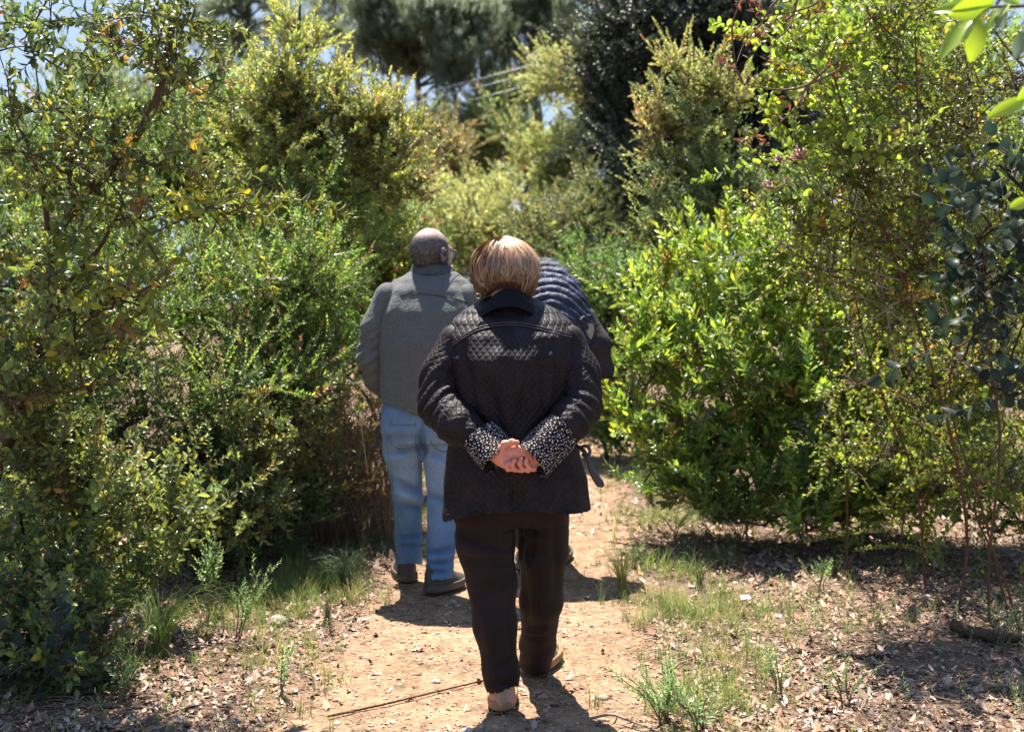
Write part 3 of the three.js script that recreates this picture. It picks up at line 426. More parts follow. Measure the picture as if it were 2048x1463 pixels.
const tufts = [0, 1, 2].map(pineTuft);
function pine(seed, label, d, trunks, crowns) { // crowns [px, py, rx, ry, rz m, tufts, clumps]
  const r = rngOf(seed), q0 = P(trunks[0][0][0][0], 700, d), bp = V(q0.x, 0, q0.z), t = base('pine_tree', bp, label, 'pine tree', 'pines beyond the clearing'), nodes = [];
  trunks.forEach(([line, r0, r1], i) => { const pts = line.map(([x, y]) => P(x, y, d)); r0 *= 0.72; r1 *= 0.72; if (!i) pts.unshift(V(pts[0].x, 0, pts[0].z)); part(i ? 'limb' : 'trunk', limb(pts.map((p) => p.clone().sub(bp)), pts.map((_, k) => lerp(r0, r1, k / (pts.length - 1))), 9, 5, r, 0.12), MB.pine, t); const c = new THREE.CatmullRomCurve3(pts); for (let k = 3; k <= 20; k++) nodes.push(c.getPoint(k / 20)); });
  const lists = [[], [], []], tubes = [], m4 = new THREE.Matrix4(), q4 = new THREE.Quaternion(), rl = new THREE.Quaternion(), k = d / FPX;
  for (const [px, py, rx, ry, rz, n, m] of crowns) for (let i = 0; i < m; i++) {
    const u = V(r() * 2 - 1, r() * 2 - 1, r() * 2 - 1); if (u.length() > 1) { i--; continue; }
    const c = P(px, py, d).add(V(u.x * rx * k, u.y * ry * k, u.z * rz)), cr = 0.3 + 0.38 * r();
    let best = nodes[0]; for (const nd of nodes) if (nd.distanceTo(c) + Math.max(0, nd.y - c.y) < best.distanceTo(c) + Math.max(0, best.y - c.y)) best = nd;
    tubes.push(limb([best, best.clone().lerp(c, 0.5).add(V(0, 0.25 * r(), 0)), c].map((p) => p.clone().sub(bp)), [0.05, 0.035, 0.012], 5, 3));
    for (let j = 0; j < n / m; j++) { const w = V(r() * 2 - 1, (r() * 2 - 1) * 0.55, r() * 2 - 1); if (w.length() > 1) { j--; continue; } const p = w.clone().multiplyScalar(cr).add(c).sub(bp), s = 1 + 0.7 * r(), b = 0.6 + 0.7 * r(); q4.setFromUnitVectors(Y, w.normalize().multiplyScalar(0.5).add(V(r() - 0.5, 0.8, r() - 0.5)).normalize()).multiply(rl.setFromAxisAngle(Y, r() * 6.28)); m4.compose(p, q4, V(s, s, s)); lists[j % 3].push([m4.clone(), col(b, b, b * (0.9 + 0.3 * r()))]); }
  }
  part('branches', mergeGeometries(tubes), MB.pine, t).userData.kind = 'stuff';
  lists.forEach((l, v) => scatter('needles', tufts[v], ML.needle, l, t));
}
pine(51, 'broad pine whose full crown hangs over the power lines', 34, [[[[846, 330], [838, 200], [830, 60], [835, -120]], 0.15, 0.09]], [[820, 50, 110, 100, 2, 3800, 84], [755, 60, 60, 90, 1.5, 1100, 30], [890, 130, 60, 50, 1.5, 1200, 24], [830, -60, 130, 70, 2, 1500, 16]]);
pine(52, 'thin dark pine trunk rising in a slant through the power lines', 31, [[[[948, 350], [925, 250], [902, 160], [890, 60], [880, -80]], 0.13, 0.07]], [[905, 110, 45, 60, 1, 900, 16], [890, 20, 70, 60, 1.2, 1300, 20], [960, 40, 50, 40, 1, 500, 9]]);
pine(53, 'pine with a thick leaning trunk against the open sky', 33, [[[[1078, 240], [1060, 160], [1038, 100], [1012, 50], [985, -10], [970, -60]], 0.19, 0.13], [[[1040, 105], [1090, 85], [1120, 60]], 0.05, 0.02], [[[1060, 155], [1010, 150], [965, 152]], 0.035, 0.012]], [[1100, 40, 60, 45, 1.3, 900, 16], [1110, 95, 45, 30, 1.2, 420, 9], [1000, 95, 50, 26, 1, 420, 10], [1000, 148, 50, 12, 0.8, 190, 7], [1060, 20, 70, 30, 1.2, 700, 12], [1090, -20, 110, 50, 1.5, 1100, 12], [930, 0, 40, 40, 1, 300, 4]]);
pine(54, 'sparse open pine with thin bare branches beside the pointed young oak', 38, [[[[770, 300], [778, 200], [776, 100], [760, 0], [755, -60]], 0.13, 0.08], [[[775, 120], [710, 85], [650, 60], [590, 50]], 0.05, 0.02], [[[765, 40], [700, 10], [640, 5]], 0.04, 0.015]], [[690, 70, 70, 40, 1.6, 480, 12], [640, 20, 70, 30, 1.6, 500, 12], [720, 130, 50, 40, 1.4, 350, 8], [720, 0, 60, 40, 1.5, 500, 9]]);
pine(55, 'distant grey-green pine crown left of the pointed young oak', 40, [[[[505, 300], [500, 120], [495, 20], [490, -60]], 0.15, 0.1]], [[495, 40, 75, 50, 2, 1500, 20], [440, 90, 60, 40, 1.6, 700, 10], [520, -30, 90, 50, 2, 900, 10]]);
pine(56, 'slim far pine stem between the broad pine and the slanting one', 44, [[[[880, 300], [876, 220], [872, 150], [870, 60]], 0.1, 0.07]], [[872, 90, 40, 40, 1.5, 400, 6]]);
// power lines
for (const [a, b, label] of [[[560, 246], [1320, 52], 'uppermost pale power line crossing behind the pines'], [[560, 262], [1320, 68], 'middle pale power line crossing behind the pines'], [[560, 282], [1320, 92], 'lowest pale power line crossing behind the pines']]) {
  const A = P(a[0], a[1], 29), B = P(b[0], b[1], 29.5), at = A.clone().lerp(B, 0.5), pts = []; for (let i = 0; i <= 12; i++) { const q = A.clone().lerp(B, i / 12); q.y -= 0.16 * (1 - ((i - 6) / 6) ** 2); pts.push(q.sub(at)); }
  const m = part('power_line', limb(pts, pts.map(() => 0.011), 6, 2), std({ color: col(0.5, 0.5, 0.48), roughness: 0.5, metalness: 0.3 }), scene); m.position.copy(at); tag(m, label, 'power line', 'power lines');
}

plant({ seed: 26, name: 'shrub', label: 'sunlit yellow-green bush seen through the stems of the thicket', base: [1860, 6.7], kind: 'smallLeaf', bark: 'dark', r0: 0.012, size: 2.6, scale: 1.25, clump: 0.4, lift: 0.3, crowns: [[1780, 230, 6.8, 190, 160, 0.5, 500, 14, [1.05, 1.15, 0.9]], [1960, 420, 6.7, 170, 180, 0.5, 500, 14, [1, 1.1, 0.9]], [1790, 560, 6.7, 170, 130, 0.5, 420, 12, [0.95, 1.05, 0.9]], [1960, 720, 6.6, 150, 140, 0.5, 380, 12, [0.9, 1, 0.9]], [1830, 830, 6.7, 150, 100, 0.4, 300, 10, [0.85, 0.95, 0.9]], [2000, 930, 6.5, 110, 80, 0.4, 220, 8, [0.9, 0.95, 0.9]], [1880, 985, 6.2, 110, 55, 0.3, 170, 8, [0.95, 0.95, 0.9]], [1770, 960, 6.5, 90, 60, 0.3, 140, 7, [0.95, 0.95, 0.9]], [2020, 1040, 5.9, 80, 50, 0.3, 90, 5, [0.95, 0.95, 0.9]]] });

farTree(37, 'tall grey-green tree filling the gap left of the leaning pine', 1000, 31, [[985, 215, 50, 50, 420], [1030, 180, 36, 40, 200], [1000, 300, 80, 60, 420]], [0.7, 0.85, 0.75], { scale: 1.7 });
farTree(38, 'grey-green tree behind the power lines and the pine trunks', 850, 36, [[860, 250, 45, 40, 300], [800, 235, 30, 40, 160], [900, 310, 70, 50, 360]], [0.6, 0.72, 0.7], { scale: 1.8 });

// ---------------------------------------------------------------- people
const weave = dataTex(64, (u, v) => { const a = 0.5 + 0.25 * Math.sin(2 * Math.PI * (u * 16 + v * 16)) + 0.25 * (R0() - 0.5); return [a, a, a]; });
const fleeceBump = dataTex(256, (u, v) => { const a = 0.5 + 0.35 * tnoise(u, v, 22) + 0.3 * tnoise(u, v, 55, 3) + 0.25 * (R0() - 0.5); return [a, a, a]; });
const fleeceTint = dataTex(256, (u, v) => { const a = 0.88 + 0.05 * tnoise(u, v, 7) + 0.16 * tnoise(u, v, 90, 5) + 0.16 * (R0() - 0.5); return [a, a * 0.995, a * 0.98]; });
const quilt = dataTex(128, (u, v) => { // one diamond of stitched quilting
  const a = Math.abs(((u + v) % 1) - 0.5) * 2, b = Math.abs(((u - v + 1) % 1) - 0.5) * 2;
  const d = Math.min(1 - a, 1 - b), h = Math.pow(clamp(d * 1.15), 0.42), c = 0.1 + 0.82 * h + 0.06 * (R0() - 0.5);
  return [c, c, c];
});
const quiltTint = dataTex(256, (u, v) => { const a = 0.74 + 0.3 * tnoise(u, v, 6) + 0.28 * tnoise(u, v, 30, 9) + 0.2 * (R0() - 0.5); return [a * 1.04, a * 0.98, a]; });
const dots = (() => { // cuff print: pale dots of several sizes on black
  const c = document.createElement('canvas'); c.width = c.height = 512; const x = c.getContext('2d'), r = rngOf(5), at = [];
  x.fillStyle = '#151218'; x.fillRect(0, 0, 512, 512);
  for (let k = 0; k < 9000 && at.length < 330; k++) {
    const p = [r() * 512, r() * 512, 5 + r() * 4.5];
    if (at.some((q) => { let dx = Math.abs(q[0] - p[0]), dy = Math.abs(q[1] - p[1]); dx = Math.min(dx, 512 - dx); dy = Math.min(dy, 512 - dy); return Math.hypot(dx, dy) < q[2] + p[2] + 5; })) continue;
    at.push(p); x.fillStyle = ['#b9aca4', '#a4968f', '#c6b9b0', '#948783'][Math.floor(r() * 4)];
    for (const ox of [-512, 0, 512]) for (const oy of [-512, 0, 512]) { x.beginPath(); x.arc(p[0] + ox, p[1] + oy, p[2], 0, 7); x.fill(); }
  }
  const t = new THREE.CanvasTexture(c); t.colorSpace = THREE.SRGBColorSpace; t.wrapS = t.wrapT = THREE.RepeatWrapping; return t;
})();
const denim = dataTex(256, (u, v) => { const a = 0.86 + 0.1 * tnoise(u, v, 6) + 0.08 * tnoise(u, v, 60, 2) + 0.14 * (R0() - 0.5); return [a, a, a]; });
const M = {
  skin: std({ color: 0xffffff, vertexColors: true, roughness: 0.55, specularIntensity: 0.5, bumpMap: rep(fleeceBump, 9), bumpScale: 0.0006 }),
  quilt: std({ color: col(0.0155, 0.0105, 0.0125), map: rep(quiltTint, 3.1), bumpMap: rep(quilt, 39, 39), bumpScale: 0.0027, roughness: 0.56, specularIntensity: 0.42, sheen: 0.08, sheenColor: col(0.5, 0.45, 0.55), sheenRoughness: 0.5 }),
  velvet: std({ color: col(0.008, 0.008, 0.011), roughness: 0.8, specularIntensity: 0.25 }),
  piping: std({ color: col(0.03, 0.024, 0.03), roughness: 0.4 }),
  cuff: std({ color: 0xffffff, map: rep(dots, 5.6), roughness: 0.75, specularIntensity: 0.3 }),
  cuffIn: std({ color: col(0.02, 0.016, 0.02), roughness: 0.8 }),
  trouser: std({ color: col(0.022, 0.0145, 0.014), map: rep(denim, 3), bumpMap: rep(weave, 60), bumpScale: 0.0005, roughness: 0.8, specularIntensity: 0.35, sheen: 0.15, sheenColor: col(0.35, 0.26, 0.24), sheenRoughness: 0.6 }),
  beige: std({ color: col(0.36, 0.235, 0.155), map: rep(fleeceTint, 6), roughness: 0.6, bumpMap: rep(fleeceBump, 14), bumpScale: 0.0008 }),
  beigeSole: std({ color: col(0.27, 0.15, 0.07), roughness: 0.7, map: rep(fleeceTint, 5) }),
  hair: std({ color: 0xffffff, vertexColors: true, roughness: 0.34, specularIntensity: 0.9 }),
  fleece: std({ color: col(0.135, 0.14, 0.138), map: rep(fleeceTint, 3), bumpMap: rep(fleeceBump, 6), bumpScale: 0.0025, roughness: 0.95, specularIntensity: 0.2, sheen: 0.6, sheenColor: col(0.5, 0.52, 0.52), sheenRoughness: 0.6 }),
  fleeceDark: std({ color: col(0.085, 0.095, 0.098), map: rep(fleeceTint, 3), bumpMap: rep(fleeceBump, 6), bumpScale: 0.002, roughness: 0.95, specularIntensity: 0.2 }),
  denim: std({ color: 0xffffff, vertexColors: true, map: rep(denim, 3), bumpMap: rep(weave, 50), bumpScale: 0.0006, roughness: 0.9, specularIntensity: 0.2 }),
  shoeGrey: std({ color: col(0.06, 0.05, 0.042), map: rep(fleeceTint, 6), roughness: 0.75, bumpMap: rep(fleeceBump, 20), bumpScale: 0.001 }),
  soleDark: std({ color: col(0.09, 0.075, 0.06), roughness: 0.85, map: rep(fleeceTint, 6) }),
  puffer: std({ color: col(0.03, 0.042, 0.085), map: rep(quiltTint, 2), bumpMap: rep(fleeceBump, 7, 2), bumpScale: 0.003, roughness: 0.5, specularIntensity: 0.55 }),
  sleeve3: std({ color: col(0.028, 0.022, 0.03), map: rep(quiltTint, 3), roughness: 0.85, bumpMap: rep(fleeceBump, 5), bumpScale: 0.002 }),
  shirt3: std({ color: col(0.33, 0.28, 0.22), roughness: 0.9 }),
  dark: std({ color: col(0.02, 0.019, 0.022), roughness: 0.85 }),
  metal: std({ color: col(0.25, 0.2, 0.16), metalness: 0.8, roughness: 0.35 }),
  lens: new THREE.MeshPhysicalMaterial({ color: 0xffffff, roughness: 0.04, transmission: 1, thickness: 0, side: THREE.DoubleSide }),
  satin: std({ color: col(0.02, 0.022, 0.032), roughness: 0.28, specularIntensity: 1 }),
};
class Figure {
  constructor(d, px) { this.d = d; this.k = d / FPX; this.at = V((px - 1024) * this.k, 0, -d); }
  W(px, py, dz = 0) { return P(px, py, this.d - dz).sub(this.at); } // a joint where the photograph shows it, dz metres nearer
  row(py, l, r, z, b) { const c = this.W((l + r) / 2, py, z); return { y: c.y, x: c.x, a: (r - l) / 2 * (this.d - z) / FPX, z, b }; }
  chain(pts, flat = 1) { const out = []; for (let i = 0; i < pts.length - 1; i++) { const p = pts[i], q = pts[i + 1]; out.push(cone(this.W(p[0], p[1], p[2]), this.W(q[0], q[1], q[2]), p[3], q[3], flat)); } return out; }
  folds(list) { // creases of the cloth on the side towards the camera: [x0, y0, x1, y1, width, depth]
    const f = list.map(([x0, y0, x1, y1, w, dep]) => [this.W(x0, y0), this.W(x1, y1), w, dep]);
    return (x, y) => { let s = 0; for (const [a, b, w, dep] of f) { const bx = b.x - a.x, by = b.y - a.y, h = clamp(((x - a.x) * bx + (y - a.y) * by) / (bx * bx + by * by)), d = Math.hypot(x - a.x - bx * h, y - a.y - by * h) / w; s += dep * Math.exp(-d * d) * Math.sin(Math.PI * clamp(0.12 + h * 0.76)) * (1 + 0.4 * d); } return s; };
  }
}
// texture coordinates round a limb of several bones, in metres
function uvLimb(g, pts, r) {
  const cum = [0]; for (let i = 1; i < pts.length; i++) cum.push(cum[i - 1] + pts[i].distanceTo(pts[i - 1]));
  const q = V(), e = V(), s = V(), c = V();
  return uvBy(g, (x, y, z) => {
    let best = 1e9, out = [0, 0];
    for (let i = 0; i < pts.length - 1; i++) {
      e.subVectors(pts[i + 1], pts[i]); const l = e.length(); e.divideScalar(l); q.set(x, y, z).sub(pts[i]); const h = clamp(q.dot(e), 0, l); q.addScaledVector(e, -h);
      const d = q.length(); if (d < best) { best = d; c.set(0, 0, 1).addScaledVector(e, -e.z).normalize(); s.crossVectors(e, c); out = [Math.atan2(q.dot(s), q.dot(c)) * r, cum[i] + h]; }
    }
    return out;
  });
}
const uvRound = (g, lf, r = 0.19) => uvBy(g, (x, y, z) => { const a = lf.at(y); return [Math.atan2(x - a[0], z - a[2]) * r, y]; });
const uvFlat = (g) => uvBy(g, (x, y, z) => [x + 0.7 * z, y]);
const box = (...v) => { const lo = V(9, 9, 9), hi = V(-9, -9, -9); for (const p of v) { lo.min(p); hi.max(p); } return [lo, hi]; };
const grow = ([lo, hi], m) => [lo.clone().addScalar(-m), hi.clone().addScalar(m)];
const onBack = (f, x, y, z0 = 0.5) => { let z = z0; for (let i = 0; i < 160; i++) { const d = f(x, y, z); if (d < 0.0006) break; z -= Math.max(0.0008, d * 0.5); if (z < -0.6) break; } return z; };
function plainUv(g) { return g.attributes.uv ? g : uvFlat(g); }
function skinTint(g, fn) { return colorBy(g, fn); }

// a shoe from heel to toe along the ground, in the figure's own axes: upper and sole
function shoe(name, heel, toe, w, h, mU, mS, parent, flat) {
  const dir = V().subVectors(toe, heel), L = dir.length(); dir.normalize(); const sd = V(-dir.z, 0, dir.x);
  const loc = (x, y, z) => { const dx = x - heel.x, dz = z - heel.z; return [dx * dir.x + dz * dir.z, dx * sd.x + dz * sd.z, y - heel.y]; };
  const wid = (s) => w * (0.74 + 0.34 * Math.sin(Math.PI * clamp(s / L * 0.95 + 0.02)) - 0.18 * sstep(0.72, 1, s / L));
  const hgt = (s) => lerp(h, h * 0.42, sstep(0.3, 0.85, s / L));
  const lo = V(Math.min(heel.x, toe.x) - 0.12, heel.y - 0.02, Math.min(heel.z, toe.z) - 0.12), hi = V(Math.max(heel.x, toe.x) + 0.12, heel.y + h + 0.05, Math.max(heel.z, toe.z) + 0.12);
  const up = nets((x, y, z) => { const [s, t, u] = loc(x, y, z), e = Math.max(0, 0.045 - s, s - L + 0.06) , W0 = wid(clamp(s, 0, L)), H = hgt(clamp(s, 0, L)); const kk = Math.hypot(t / (W0 * (1 - 0.25 * clamp(u / H))), Math.max(0, u - H * 0.35) / (H * 0.65), Math.max(0, s < L / 2 ? e / 0.055 : e / 0.07)); return Math.max((kk - 1) * W0, -(u - 0.012)); }, lo, hi, 0.006, (x, y, z) => 0.0015 * noise(x * 60, y * 60, z * 60));
  const so = nets((x, y, z) => { const [s, t, u] = loc(x, y, z), e = Math.max(0, 0.04 - s, s - L + 0.055), W0 = wid(clamp(s, 0, L)) + 0.005; const kk = Math.hypot(t / W0, e / (s < L / 2 ? 0.05 : 0.066)); return Math.max((kk - 1) * W0, u - flat, -u - 0.002); }, lo, hi, 0.006);
  const m = part(name, plainUv(up), mU, parent); part('sole', plainUv(so), mS, m);
  return m;
}
// a head with a face: o is the centre of the skull, f the way it looks, s its size (1 = adult)
function headField(o, f, s = 1) {
  const fw = f.clone().normalize(), rt = V().crossVectors(fw, V(0, 1, 0)).normalize(), up = V().crossVectors(rt, fw);
  const L = (x, y, z) => { const q = V(x - o.x, y - o.y, z - o.z); return [q.dot(rt) / s, q.dot(up) / s, q.dot(fw) / s]; };
  const parts = [ell(V(0, 0.012, -0.012), 0.076, 0.098, 0.096), ell(V(0, -0.05, 0.035), 0.058, 0.068, 0.058), cone(V(0, 0.0, 0.09), V(0, -0.038, 0.108), 0.009, 0.014), ell(V(0, -0.098, 0.062), 0.026, 0.02, 0.022), ell(V(0, 0.022, 0.082), 0.05, 0.012, 0.014), cone(V(-0.016, -0.066, 0.088), V(0.016, -0.066, 0.088), 0.007, 0.007), ell(V(0.034, -0.03, 0.062), 0.026, 0.022, 0.02), ell(V(-0.034, -0.03, 0.062), 0.026, 0.022, 0.02)];
  const ears = [1, -1].map((e) => { const a = ell(V(e * 0.082, -0.012, -0.008), 0.009, 0.033, 0.02), b = ell(V(e * 0.09, -0.008, 0.0), 0.008, 0.022, 0.012); return (x, y, z) => Math.max(a(x - e * 0.006 * Math.abs(z + 0.02) * 20, y, z), -b(x, y, z)); });
  const sockets = [1, -1].map((e) => ell(V(e * 0.031, 0.004, 0.094), 0.015, 0.009, 0.012)), eyes = [1, -1].map((e) => ell(V(e * 0.031, 0.004, 0.078), 0.012, 0.011, 0.012));
  const body = join(parts, 0.03);
  const fn = (x, y, z) => { const [a, b, c] = L(x, y, z); let d = body(a, b, c); for (const k of sockets) d = Math.max(d, -k(a, b, c)); for (const k of eyes) d = Math.min(d, k(a, b, c)); for (const k of ears) d = smin(d, k(a, b, c), 0.008); return d * s; };
  fn.local = L; fn.rt = rt; fn.up = up; fn.fw = fw; fn.o = o;
  return fn;
}
function mergeSkin(list) { return mergeGeometries(list.map((g) => { const n = new THREE.BufferGeometry(); for (const k of ['position', 'normal', 'uv', 'color']) n.setAttribute(k, g.attributes[k]); n.setIndex(g.index); return n; })); }

// ---- the woman who walks in front, hands clasped behind her back
{
  const F = new Figure(4.06, 1030), W = (...a) => F.W(...a);
  const t = base('person', F.at, 'person in dark quilted jacket walking away with hands clasped behind back', 'person');
  // jacket
  const rows = [F.row(592, 975, 1062, -0.115, 0.062), F.row(604, 955, 1083, -0.095, 0.082), F.row(622, 925, 1116, -0.072, 0.105), F.row(645, 902, 1144, -0.048, 0.122), F.row(675, 896, 1154, -0.024, 0.138), F.row(720, 898, 1150, 0.0, 0.15), F.row(790, 905, 1140, 0.005, 0.15), F.row(850, 904, 1142, 0.0, 0.148), F.row(905, 893, 1160, -0.005, 0.155), F.row(960, 884, 1176, 0, 0.168), F.row(1020, 882, 1183, 0, 0.178), F.row(1050, 884, 1184, 0, 0.178)];
  const lf = loft(rows, 2.3);
  const hemY = (x) => { const u = (x - W(1030, 1010).x) / F.k; return W(1030, u < -30 ? lerp(1010, 1033, sstep(30, 145, -u)) : 1010 + 8 * sstep(0, 140, u)).y - 0.012 * Math.exp(-((u + 140) ** 2) / 300); };
  const crease = F.folds([[975, 760, 1003, 860, 0.02, -0.0176], [1082, 690, 1092, 810, 0.018, -0.0128], [1062, 740, 1030, 850, 0.02, -0.0160], [930, 700, 950, 830, 0.018, -0.0128], [1120, 700, 1112, 830, 0.02, -0.0144], [1000, 690, 985, 760, 0.02, 0.0096], [1040, 690, 1046, 800, 0.025, 0.0096], [960, 960, 950, 1025, 0.03, -0.0128], [1035, 950, 1032, 1012, 0.022, -0.0192], [1110, 950, 1125, 1012, 0.03, -0.0128], [905, 940, 900, 1025, 0.025, -0.0160], [890, 800, 990, 850, 0.016, -0.0128], [1150, 800, 1070, 850, 0.016, -0.0128]]);
  const torso = (x, y, z) => Math.max(lf(x, y, z), hemY(x) - y);
  const g = nets(torso, V(-0.32, W(1030, 1060).y, -0.24), V(0.32, W(1030, 585).y, 0.26), 0.0075, (x, y, z, nx, ny, nz) => (z > -0.05 ? crease(x, y) : 0) + 0.008 * fbm(x * 9, y * 4, z * 9, 3) + 0.002 * noise(x * 38, y * 30, z * 38) + (ny < -0.7 ? -0.006 : 0));
  const jacket = part('jacket', uvRound(g, lf), M.quilt, t);
  const armL = [[914, 684, -0.02, 0.064], [885, 748, -0.005, 0.066], [881, 812, 0.045, 0.063], [912, 846, 0.115, 0.06], [968, 884, 0.17, 0.05]], armR = [[1133, 684, -0.02, 0.064], [1157, 748, -0.005, 0.064], [1160, 808, 0.045, 0.061], [1140, 842, 0.115, 0.059], [1112, 868, 0.16, 0.052]];
  for (const arm of [armL, armR]) {
    const pts = arm.map((p) => W(p[0], p[1], p[2])), f = join(F.chain(arm), 0.05), [lo, hi] = grow(box(...pts), 0.11);
    const el = pts[2], ax = V().subVectors(pts[4], pts[2]).normalize();
    const gg = nets(f, lo, hi, 0.007, (x, y, z) => { const s = (x - el.x) * ax.x + (y - el.y) * ax.y + (z - el.z) * ax.z, near = Math.exp(-(((x - el.x) ** 2 + (y - el.y) ** 2 + (z - el.z) ** 2)) / 0.013); return near * 0.008 * Math.sin(s * 150 + 5 * noise(x * 8, y * 8, z * 8)) + 0.006 * fbm(x * 14, y * 8, z * 14, 3) + 0.0045 * noise(s * 34, x * 7, z * 7); });
    part('sleeve', uvLimb(gg, pts, 0.066), M.quilt, jacket);
  }
  { // turned-up dotted cuffs, each a flared tube with an outer fold
    for (const [a, b, c, e] of [[[958, 872, 0.175], [996, 917, 0.232], 0.063, 1], [[1124, 858, 0.165], [1062, 921, 0.235], 0.066, -1]]) {
      const A = W(...a), B = W(...b), ax = V().subVectors(B, A), L = ax.length(); ax.normalize();
      const u = V(0, 0, 1).addScaledVector(ax, -ax.z).normalize(), w = V().crossVectors(ax, u);
      const shell = (off, r0, r1, l0, l1, seam) => {
        const pos = [], uv = [], idx = [], n = 40, m = 9;
        for (let j = 0; j <= m; j++) for (let i = 0; i <= n; i++) {
          const th = 2 * Math.PI * i / n, q = j / m, s = lerp(l0, l1, q), open = 1 + 0.06 * Math.sin(3 * th + off) + 0.025 * noise(Math.cos(th) * 3, Math.sin(th) * 3 + off, s * 20);
          const r = lerp(r0, r1, q) * open * (1 - 0.14 * seam * Math.exp(-((th - 5.4) ** 2) / 0.03)), p = V().copy(A).addScaledVector(ax, s).addScaledVector(u, Math.cos(th) * r * 0.62).addScaledVector(w, Math.sin(th) * r);
          pos.push(p.x, p.y, p.z); uv.push(th * 0.062 + off, s);
          if (j < m && i < n) { const o = j * (n + 1) + i; idx.push(o, o + 1, o + n + 1, o + 1, o + n + 2, o + n + 1); }
        }
        const gg = new THREE.BufferGeometry(); gg.setAttribute('position', new THREE.Float32BufferAttribute(pos, 3)); gg.setAttribute('uv', new THREE.Float32BufferAttribute(uv, 2)); gg.setIndex(idx); gg.computeVertexNormals(); return gg;
      };
      const cuff = part('cuff', mergeGeometries([shell(0.1, c * 0.98, c * 1.0, -0.004, L, 1), shell(0.3, c * 1.04, c * 1.06, 0.012, L + 0.002, 0)]), M.cuff, jacket);
      part('cuff_lining', shell(0.6, c * 0.9, c * 0.9, 0, L - 0.004, 0), M.cuffIn, cuff);
    }
  }
  { // collar: a dark stand-up band, open at the front
    const pos = [], uv = [], idx = [], n = 36, m = 8;
    for (let j = 0; j <= m; j++) for (let i = 0; i <= n; i++) {
      const th = lerp(-2.5, 2.5, i / n), q = j / m, s = Math.sin(Math.PI * q), up = q < 0.5 ? q * 2 : (1 - q) * 2, out = q > 0.5 ? 0.009 + 0.008 * (q - 0.5) * 2 : 0;
      const c = W(1018, lerp(612, 576, up) + 34 * Math.abs(Math.sin(th)) ** 2, -0.05), rx = 0.112 - 0.026 * up + out, rz = 0.098 - 0.026 * up + out;
      pos.push(c.x + Math.sin(th) * rx, c.y - 0.03 * (1 - Math.cos(th)) * 0.5, -0.05 + Math.cos(th) * rz); uv.push(th * 0.08, q * 0.06);
      if (j < m && i < n) { const o = j * (n + 1) + i; idx.push(o, o + 1, o + n + 1, o + 1, o + n + 2, o + n + 1); }
    }
    const gg = new THREE.BufferGeometry(); gg.setAttribute('position', new THREE.Float32BufferAttribute(pos, 3)); gg.setAttribute('uv', new THREE.Float32BufferAttribute(uv, 2)); gg.setIndex(idx); gg.computeVertexNormals();
    part('collar', gg, M.velvet, jacket);
  }
  { // yoke and armhole seams lie on the cloth
    const seam = (pp) => { const pts = pp.map(([x, y]) => { const q = W(x, y, 0.12); q.z = onBack((a, b, c) => lf(a, b, c) - crease(a, b), q.x, q.y) + 0.0015; return q; }); return limb(pts, pts.map(() => 0.0024), 6, 3); };
    part('yoke_seam', mergeGeometries([seam([[903, 688], [925, 672], [950, 658], [980, 649], [1015, 645], [1050, 647], [1085, 655], [1120, 664], [1146, 670]]), seam([[903, 693], [925, 677], [950, 663], [980, 654], [1015, 650], [1050, 652], [1085, 660], [1120, 669], [1146, 675]])]), M.piping, jacket);
  }
  { // tie that hangs at her hip
    const tie = limb([W(1152, 890, 0.1), W(1168, 902, 0.12), W(1178, 925, 0.13), W(1186, 945, 0.13), W(1200, 966, 0.125), W(1207, 972, 0.125)], [0.006, 0.008, 0.007, 0.013, 0.015, 0.006], 8, 5);
    const loop = limb([W(1160, 893, 0.12), W(1174, 892, 0.13), W(1180, 902, 0.135), W(1174, 914, 0.13), W(1164, 908, 0.12)], [0.004, 0.006, 0.006, 0.006, 0.004], 6, 5);
    part('tie', mergeGeometries([tie, loop]), M.satin, jacket);
  }
  // trousers
  const legL = [[968, 1020, -0.02, 0.108], [972, 1090, -0.02, 0.098], [984, 1160, -0.01, 0.082], [990, 1250, 0, 0.071], [1002, 1340, 0.0, 0.060], [1006, 1392, 0.0, 0.060]];
  const legR = [[1085, 1010, -0.08, 0.088], [1086, 1100, -0.14, 0.084], [1082, 1200, -0.24, 0.076], [1075, 1290, -0.36, 0.064], [1068, 1346, -0.42, 0.060]];
  const hips = loft([F.row(900, 930, 1130, -0.02, 0.12), F.row(990, 915, 1140, -0.03, 0.13), F.row(1050, 925, 1130, -0.04, 0.115)], 2.2);
  const yL = W(1005, 1376, 0).y, yR = W(1068, 1336, -0.42).y;
  const tf = join([hips, ...F.chain(legL)], 0.03), tr = join(F.chain(legR), 0.03), cutX = W(1037, 1200).x;
  const trousersF = (x, y, z) => { const a = Math.max(tf(x, y, z), yL + 0.012 * Math.sin((x + z) * 30) - y), b = Math.max(tr(x, y, z), yR + 0.008 * Math.sin((x + z) * 30) - y); return smin(a, b, 0.012); };
